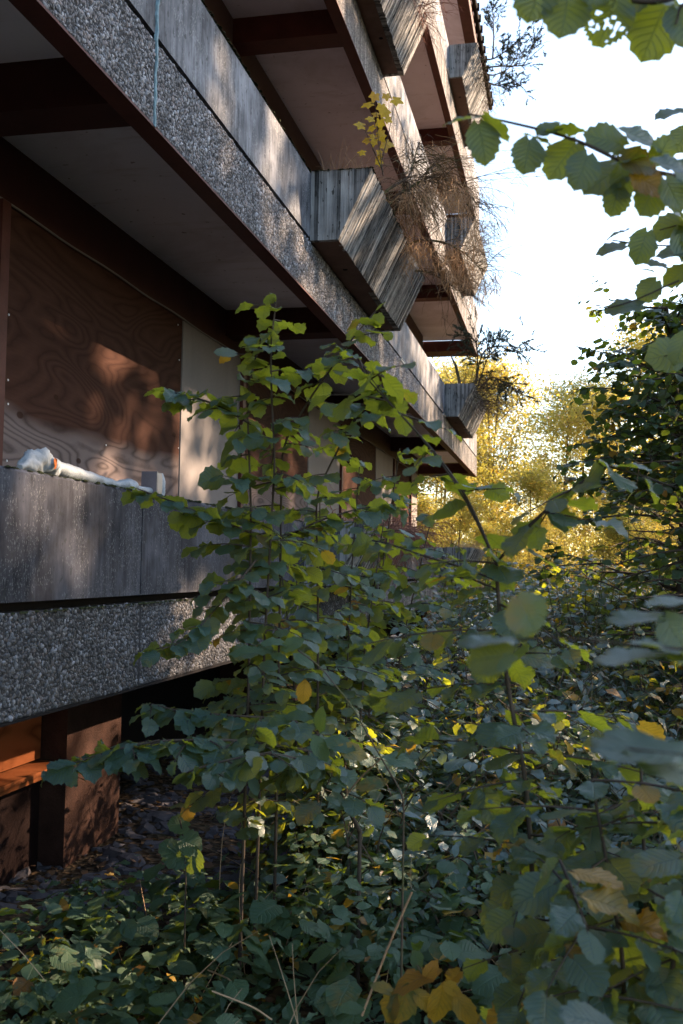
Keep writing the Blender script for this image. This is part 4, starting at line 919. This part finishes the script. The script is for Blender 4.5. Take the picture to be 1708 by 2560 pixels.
juniper('dark juniper leaning out of the far planter on the second floor, above the golden trees', (-1.7, 18.3, z2-.05),
        [J((1190, 960, 18.3), (1200, 900, 18.3), (1215, 870, 18.1), (1260, 865, 17.8), (1310, 870, 17.6)), J((1190, 960, 18.3), (1195, 890, 18.3), (1190, 850, 18.3), (1160, 832, 18.2)),
         J((1200, 970, 18.4), (1230, 940, 18.2), (1270, 960, 18), (1300, 985, 17.9)), J((1195, 965, 18.3), (1215, 905, 18.3), (1235, 860, 18.2))], 31)
g_ = np.random.default_rng(41); bb = empty('dead_tangle', (-1.7, 19.2, z2-.05), 'grey dead twigs hanging beside the juniper over the far second-floor planter', 'bush'); mb = MB()
twiggy(mb, lambda: np.array([g_.uniform(-1.9, -1.5), g_.uniform(17.6, 20.3), z2-.05]), 170, .9, lambda: np.array([g_.normal(.7, .5), g_.normal(-.2, .5), g_.uniform(-.1, 1.0)]), .006, .12, 4, g_=g_)
mb.tube(pts((1150, 960, 17.8), (1140, 915, 17.8), (1128, 890, 17.8), (1160, 880, 17.8)), [.03, .026, .018, .01], 6); mb.build('branches', M['twig'], bb)
juniper('bluish juniper growing sideways from the topmost far planter against the sky', (-1.6, 18.6, z4-.05),
        [J((1200, 150, 18.4), (1235, 148, 18.3), (1275, 120, 18.2), (1310, 90, 18.1)), J((1232, 148, 18.3), (1235, 90, 18.3), (1233, 40, 18.3), (1230, 12, 18.3)), J((1205, 170, 18.5), (1250, 165, 18.4), (1310, 165, 18.3), (1335, 110, 18.2)),
         J((1205, 200, 18.8), (1240, 215, 18.6), (1290, 205, 18.5)), J((1205, 180, 18.8), (1230, 190, 18.6), (1270, 175, 18.5), (1300, 130, 18.5))], 32, 26, 8)
for (name, lab, Yc, lv, n, mat, sg) in (('dead_tangle', 'dark tangled dead twigs over the far planter on the third floor', 18.8, 3, 150, 'twig', .10), ('dead_tangle', 'reddish dry tuft hanging over the planter at the very top of the near bay', 10.4, 3, 200, 'straw_red', .2),
        ('dead_tangle', 'dry brush hanging from the top far planter below the juniper', 19.2, 4, 150, 'twig', .25), ('dead_tangle', 'reddish brown dry thatch on the lowest near planter, half hidden by hazel leaves', 9.6, 1, 420, 'straw_red', .22)):
    g_ = np.random.default_rng(int(Yc*7)+lv); z = LV[lv][2]-.05; o = empty(name, (-1.7, Yc, z), lab, 'bush'); mb = MB(); hw = 1.4
    twiggy(mb, lambda: np.array([g_.uniform(-1.95, -1.52), g_.uniform(Yc-hw, min(Yc+hw, 20.3 if Yc > 15 else 10.95)), z]), n, .55, lambda: np.array([g_.normal(.55, .4), g_.normal(0, .5), g_.uniform(-.1, .9)]), .0045, sg, 3, g_=g_)
    mb.build('branches', M[mat], o)
grass('dry_grass', 'pale dry grass on the lowest far planter', 17.5, 20.3, 1, 300, .30, M['straw'], .15, .3)
grass('dry_grass', 'dry grass along the far second-floor planter', 17.5, 20.3, 2, 260, .28, M['straw'], .15, .3)

# --- trees
def tree(seed, H, trunk_r, crown0, spread, nl, tpl, size, leafmat, bark, per=22, lean=(0, 0), sigma=.30, nbranch=16, multi=1, raw=False):
    """meshes of one tree about the origin: (trunk, crown)"""
    g_ = np.random.default_rng(seed); w, f = MB(), Fol(); ends = []
    for m_ in range(multi):
        ox, oy = (g_.normal(0, .25, 2) if multi > 1 else (0, 0)); s_ = np.linspace(0, 1, 12); lx, ly = lean[0]+g_.normal(0, .04*H), lean[1]+g_.normal(0, .04*H)
        T = np.stack([ox+lx*s_**1.5+.06*np.sin(s_*7+m_)*H*.1, oy+ly*s_**1.5+.05*np.cos(s_*6)*H*.1, -.1+s_*(H*.93+.1)], -1)
        w.tube(T, trunk_r/multi**.5*(1-.86*s_**.8), 8)
        for b in range(nbranch//multi):
            t_ = crown0+(1-crown0)*(b+g_.random())/(nbranch//multi); p = np.array([np.interp(t_, s_, T[:, i]) for i in range(3)]); a = b*2.4+g_.normal(0, .5)
            L = spread*math.sin(math.pi*(0.18+0.80*(t_-crown0)/(1-crown0)))**.8*g_.uniform(.65, 1.15); d = np.array([math.cos(a), math.sin(a), g_.uniform(.25, .9)]); q = [p]
            for i in range(6): d = unit(d+g_.normal(0, .12, 3)+[0, 0, .02]); q.append(q[-1]+d*L/6)
            q = np.array(q); w.tube(q, np.linspace(trunk_r*.28*(1.1-t_*.6), .008, 7), 5); ends.append(q[2:])
            for k in range(4):
                i = g_.integers(2, 6); dd = unit(q[i+1 if i < 6 else i]-q[i]+g_.normal(0, .55, 3)*L/6); l2 = L*g_.uniform(.3, .6); r_ = [q[i]]
                for _ in range(4): dd = unit(dd+g_.normal(0, .15, 3)); r_.append(r_[-1]+dd*l2/4)
                w.tube(r_, np.linspace(.012, .004, 5), 3); ends.append(np.array(r_)[1:])
    E_ = np.concatenate(ends); C = E_[g_.integers(0, len(E_), nl//per)]+g_.normal(0, .12, (nl//per, 3))
    P = np.repeat(C, per, 0)+g_.normal(0, 1, (len(C)*per, 3))*np.array([sigma, sigma, sigma*.55]); n = len(P)
    az = g_.uniform(0, 6.28, n); D = np.stack([np.cos(az), np.sin(az), g_.normal(-.3, .35, n)], -1); N = np.stack([g_.normal(0, .5, n), g_.normal(0, .5, n), np.ones(n)], -1)
    ca = np.repeat(g_.uniform(0, 1, len(C)), per)
    f.many(tpl, P, D, N, size*g_.uniform(.65, 1.3, n), np.where(g_.uniform(0, 1, n) < .25*ca, g_.uniform(.4, 1, n), 0))
    if raw: return w, f
    def mk(mb, nm, mt):
        o = mb.build(nm, mt, None, True); me = o.data; bpy.data.objects.remove(o); return me
    return mk(w, 'trunk', bark), mk(f.mb(), 'crown', leafmat)
def plant_tree(kind, x, y, rz, sc, label, group, name='tree', z=None):
    tr = bpy.data.objects.new(name, None); COL.objects.link(tr); tr.location = (x, y, float(gz(x, y))-.02 if z is None else z); tr.rotation_euler[2] = rz; tr.scale = (sc, sc, sc*1.0)
    tag(tr, label, 'tree', group)
    for nm, me in (('trunk', kind[0]), ('crown', kind[1])):
        o = bpy.data.objects.new(nm, me); COL.objects.link(o); o.parent = tr
    return tr
M['gold2'] = m_leaf('yellow green leaf', (0.20, 0.21, 0.05), (0.38, 0.31, 0.09), (0.62, 0.56, 0.09), y1=(0.45, 0.28, 0.05), trans=0.5, rough=0.55, spec=0.3)
TK = [tree(101, 9, .10, .12, 2.4, 15000, 'o0', .115, M['gold'], M['barkpale'], multi=2, per=24, sigma=.42), tree(102, 9, .12, .08, 2.7, 20000, 'o0', .12, M['gold2'], M['barkpale'], per=26, sigma=.44),
      tree(103, 9, .09, .15, 2.2, 13000, 'o0', .11, M['gold'], M['barkpale'], per=22, sigma=.42), tree(104, 9, .13, .1, 2.8, 20000, 'o0', .12, M['gold2'], M['bark'], per=26, sigma=.44)]
spots = [(-6.6, 30, 3, .85, 'yellow-green tree seen under the far end of the building'), (-4.9, 33, 1, .98, 'yellow-green tree rising just behind the far corner of the building'), (-3.6, 31, 1, .74, 'low yellow-green tree right of the building corner'),
         (-1.9, 34, 0, .99, 'slender two-stemmed golden tree standing clear in the middle of the gap'), (-.2, 38, 2, .98, 'thin golden tree right of the two-stemmed one'), (1.5, 36, 0, .92, 'golden tree beside the dark glossy tree'),
         (3.4, 40, 2, 1.25, 'tall golden tree rising behind the dark glossy tree'), (5.2, 44, 0, 1.45, 'tallest golden tree at the right edge of the picture'), (-8.2, 38, 3, 1.0, 'dark-trunked tree behind the building, seen below its far gallery'),
         (-3.0, 44, 2, 1.18, 'distant pale gold tree between the corner tree and the two-stemmed tree'), (.9, 48, 1, 1.18, 'distant yellow-green tree filling the low skyline gap'), (-6.0, 46, 0, 1.25, 'distant golden tree showing above the far planter'),
         (-.9, 29, 3, .48, 'short yellow-green bushy tree below the two-stemmed tree'), (1.9, 28, 1, .50, 'short bushy tree in front of the golden trees on the right'), (-2.9, 28, 2, .45, 'short thin golden tree beside the lowest far planter'),
         (-1.6, 22.5, 1, .28, 'small yellow bush-like tree at the edge of the thicket, left of centre'), (-.2, 24, 0, .33, 'small golden bush-like tree at the edge of the thicket, below the skyline gap'), (1.2, 22, 3, .30, 'small yellow-green bush-like tree behind the dark glossy tree'),
         (-3.4, 25.5, 3, .36, 'small yellow-green tree just beyond the building end wall'), (2.6, 25, 0, .40, 'small golden tree behind the dark bushy tree at right'), (-5.4, 27, 1, .5, 'yellow-green tree directly behind the end wall of the building'),
         (4.6, 33, 3, .8, 'broad yellow-green tree behind the dark tree by the right edge')]
for i, (x, y, k, sc, lab) in enumerate(spots): plant_tree(TK[k], x, y, i*1.9, sc, lab, 'autumn trees beyond the building')
# a low wood closes the distance
f = Fol(); g_ = np.random.default_rng(77); n = 26000
cx_ = g_.uniform(-45, 60, n//40); cy_ = g_.uniform(52, 85, n//40); cz_ = g_.uniform(.3, 1, n//40)*(5.5+1.5*np.sin(cx_*.35)+np.sin(cx_*.9))
P = np.repeat(np.stack([cx_, cy_, cz_], -1), 40, 0)+g_.normal(0, .9, (len(cx_)*40, 3)); n = len(P); az = g_.uniform(0, 6.28, n); P[:, 2] = np.abs(P[:, 2])
f.many('o0', P, np.stack([np.cos(az), np.sin(az), g_.normal(-.3, .4, n)], -1), g_.normal(0, 1, (n, 3)), .42*g_.uniform(.6, 1.3, n), np.where(g_.uniform(0, 1, n) < .2, .6, 0))
tag(f.mb().build('distant_wood', M['gold2'], None), 'distant mass of yellow-green woodland closing the view', 'woodland', kind='stuff')

# the dark glossy tree on the right: level sprays
def layered(seed, H, spread, n, size, tpl, gap=.05):
    g_ = np.random.default_rng(seed); w, f = MB(), Fol(); s_ = np.linspace(0, 1, 10); T = np.stack([.15*np.sin(s_*3), .1*s_, s_*H], -1); w.tube(T, .06*(1-.85*s_), 8)
    for b in range(n):
        t_ = .12+.88*(b+g_.random())/n; p = np.array([np.interp(t_, s_, T[:, i]) for i in range(3)]); a = g_.uniform(0, 6.28); L = spread*(1.1-.6*t_)*g_.uniform(.6, 1.1)
        q = [p]; d = np.array([math.cos(a), math.sin(a), .28])
        for i in range(8): d = unit(d+g_.normal(0, .07, 3)+[0, 0, -.045]); q.append(q[-1]+d*L/8)
        q = np.array(q); w.tube(q, np.linspace(.014, .003, 9), 4)
        for k in range(9):
            i = g_.integers(1, 8); sgn = 1 if k % 2 else -1; lat = unit(np.cross(q[i+1]-q[i], (0, 0, 1)))*sgn; l2 = L*g_.uniform(.2, .42)*(1.1-i/12)
            e = q[i]+(unit(q[i+1]-q[i])*.6+lat)*l2*.8+np.array([0, 0, -.06*l2+g_.normal(0, .13)]); leafy_twig(f, w, [q[i], (q[i]+e)/2+[0, 0, .02], e], size, gap, tpl, r0=.003, k=3, start=.05, droop=.3, agevar=.03, pet=.3)
        leafy_twig(f, w, q[4:], size, gap, tpl, r0=.003, k=3, droop=.3, agevar=.02, pet=.3)
    return w, f
w, f = layered(201, 3.7, 1.6, 120, .074, 'h1', .045)
dt = empty('dark_glossy_tree', (.85, 9.0, 0.2), 'dark green glossy-leaved tree with level sprays on the right side', 'tree')
wm = w.build('trunk', M['bark'], None, True); wm.parent = dt; cm = f.thin(.85, (.85, 9.0, .2)).mb().build('crown', M['beech'], None, True); cm.parent = dt
w, f = layered(202, 2.8, 1.05, 95, .072, 'h1', .045)
dt = empty('dark_bushy_tree', (.95, 6.8, 0.1), 'lower dark bushy tree just in front of the glossy tree at right', 'tree')
wm = w.build('trunk', M['bark'], None, True); wm.parent = dt; cm = f.thin(.9, (.95, 6.8, .1)).mb().build('crown', M['beech'], None, True); cm.parent = dt

# trees standing right of the view; their crowns are cut to a chosen dapple pattern
def sun_cut(y, z):
    o = np.zeros(y.shape, bool)
    for gy_, gz_, ry, rz in gaps:
        wob = 1+.35*np.sin(y*9+gy_*7)+.3*np.sin(z*13+y*5)
        o |= (((y-gy_)/ry)**2+((z-gz_)/rz)**2 < wob) & ((np.sin(y*15+3*np.sin(z*9))+np.sin(z*17+2*np.sin(y*11)) > -1.15) | (gz_ < 1.9))
    nz = np.sin(y*1.9+1.3*np.sin(z*1.7))+np.sin(z*2.6+1.1*np.sin(y*2.3)+2)+.8*np.sin(y*4.7-z*3.9)+.6*np.sin(y*8.3+z*7.1)
    o |= nz > 1.95
    o |= (nz > 1.35-np.clip((z-5.5)/3.0, 0, 1.3)) & (z > 5.5)
    return o
SK = [tree(301, 15, .24, .12, 4.2, 42000, 'q', .26, M['beech'], M['bark'], sigma=.50, per=60, nbranch=26, raw=True), tree(302, 14, .2, .10, 3.8, 38000, 'q', .26, M['beech'], M['bark'], sigma=.48, per=60, nbranch=26, raw=True)]
SK = [(w_.build, w_, f_.mb()) for w_, f_ in SK]
for i, (x, y, k, sc, lab) in enumerate(((13.0, 11.0, 0, .95, 'tall dark tree nearest the viewer in the row right of the view'), (14.5, 15.5, 1, 1.05, 'tall leafy tree second in the row right of the view'), (13.0, 20.0, 0, 1.0, 'tall dark tree third in the row right of the view'),
        (15.0, 24.5, 1, 1.1, 'tall leafy tree fourth in the row right of the view'), (13.5, 29.0, 0, 1.0, 'tall dark tree fifth in the row right of the view'), (17.5, 34.0, 1, .95, 'tall leafy tree at the far end of the row right of the view'), (17.5, 19.0, 0, 1.15, 'tallest dark tree standing behind the row right of the view'), (17.5, 28.0, 1, 1.1, 'tall leafy tree standing behind the far half of the row'), (11.5, 6.5, 1, .7, 'shorter leafy tree level with the viewer, far right'))):
    tr = empty('tree', (x, y, 0.0), lab, 'tree', 'trees standing right of the view'); _, w_, fm = SK[k]; ca, sa = math.cos(i*2.3), math.sin(i*2.3)
    def place(V): return np.stack([(V[:, 0]*ca-V[:, 1]*sa)*sc+x, (V[:, 0]*sa+V[:, 1]*ca)*sc+y, V[:, 2]*sc], -1)
    mb = MB(); mb.add(place(np.concatenate(w_.V)), np.concatenate(w_.F)); mb.build('trunk', M['bark'], tr, True)
    V = place(fm.V[0]); F = fm.F[0]; yy, zz = to_face(V[F].mean(1)); keep = ~sun_cut(yy, zz)
    keep |= rng.random(len(F)) < .04
    mb = MB(); mb.add(V, F[keep], fm.A[0][keep], fm.G[0][keep], fm.U[0][keep]); mb.build('crown', M['beech'], tr)
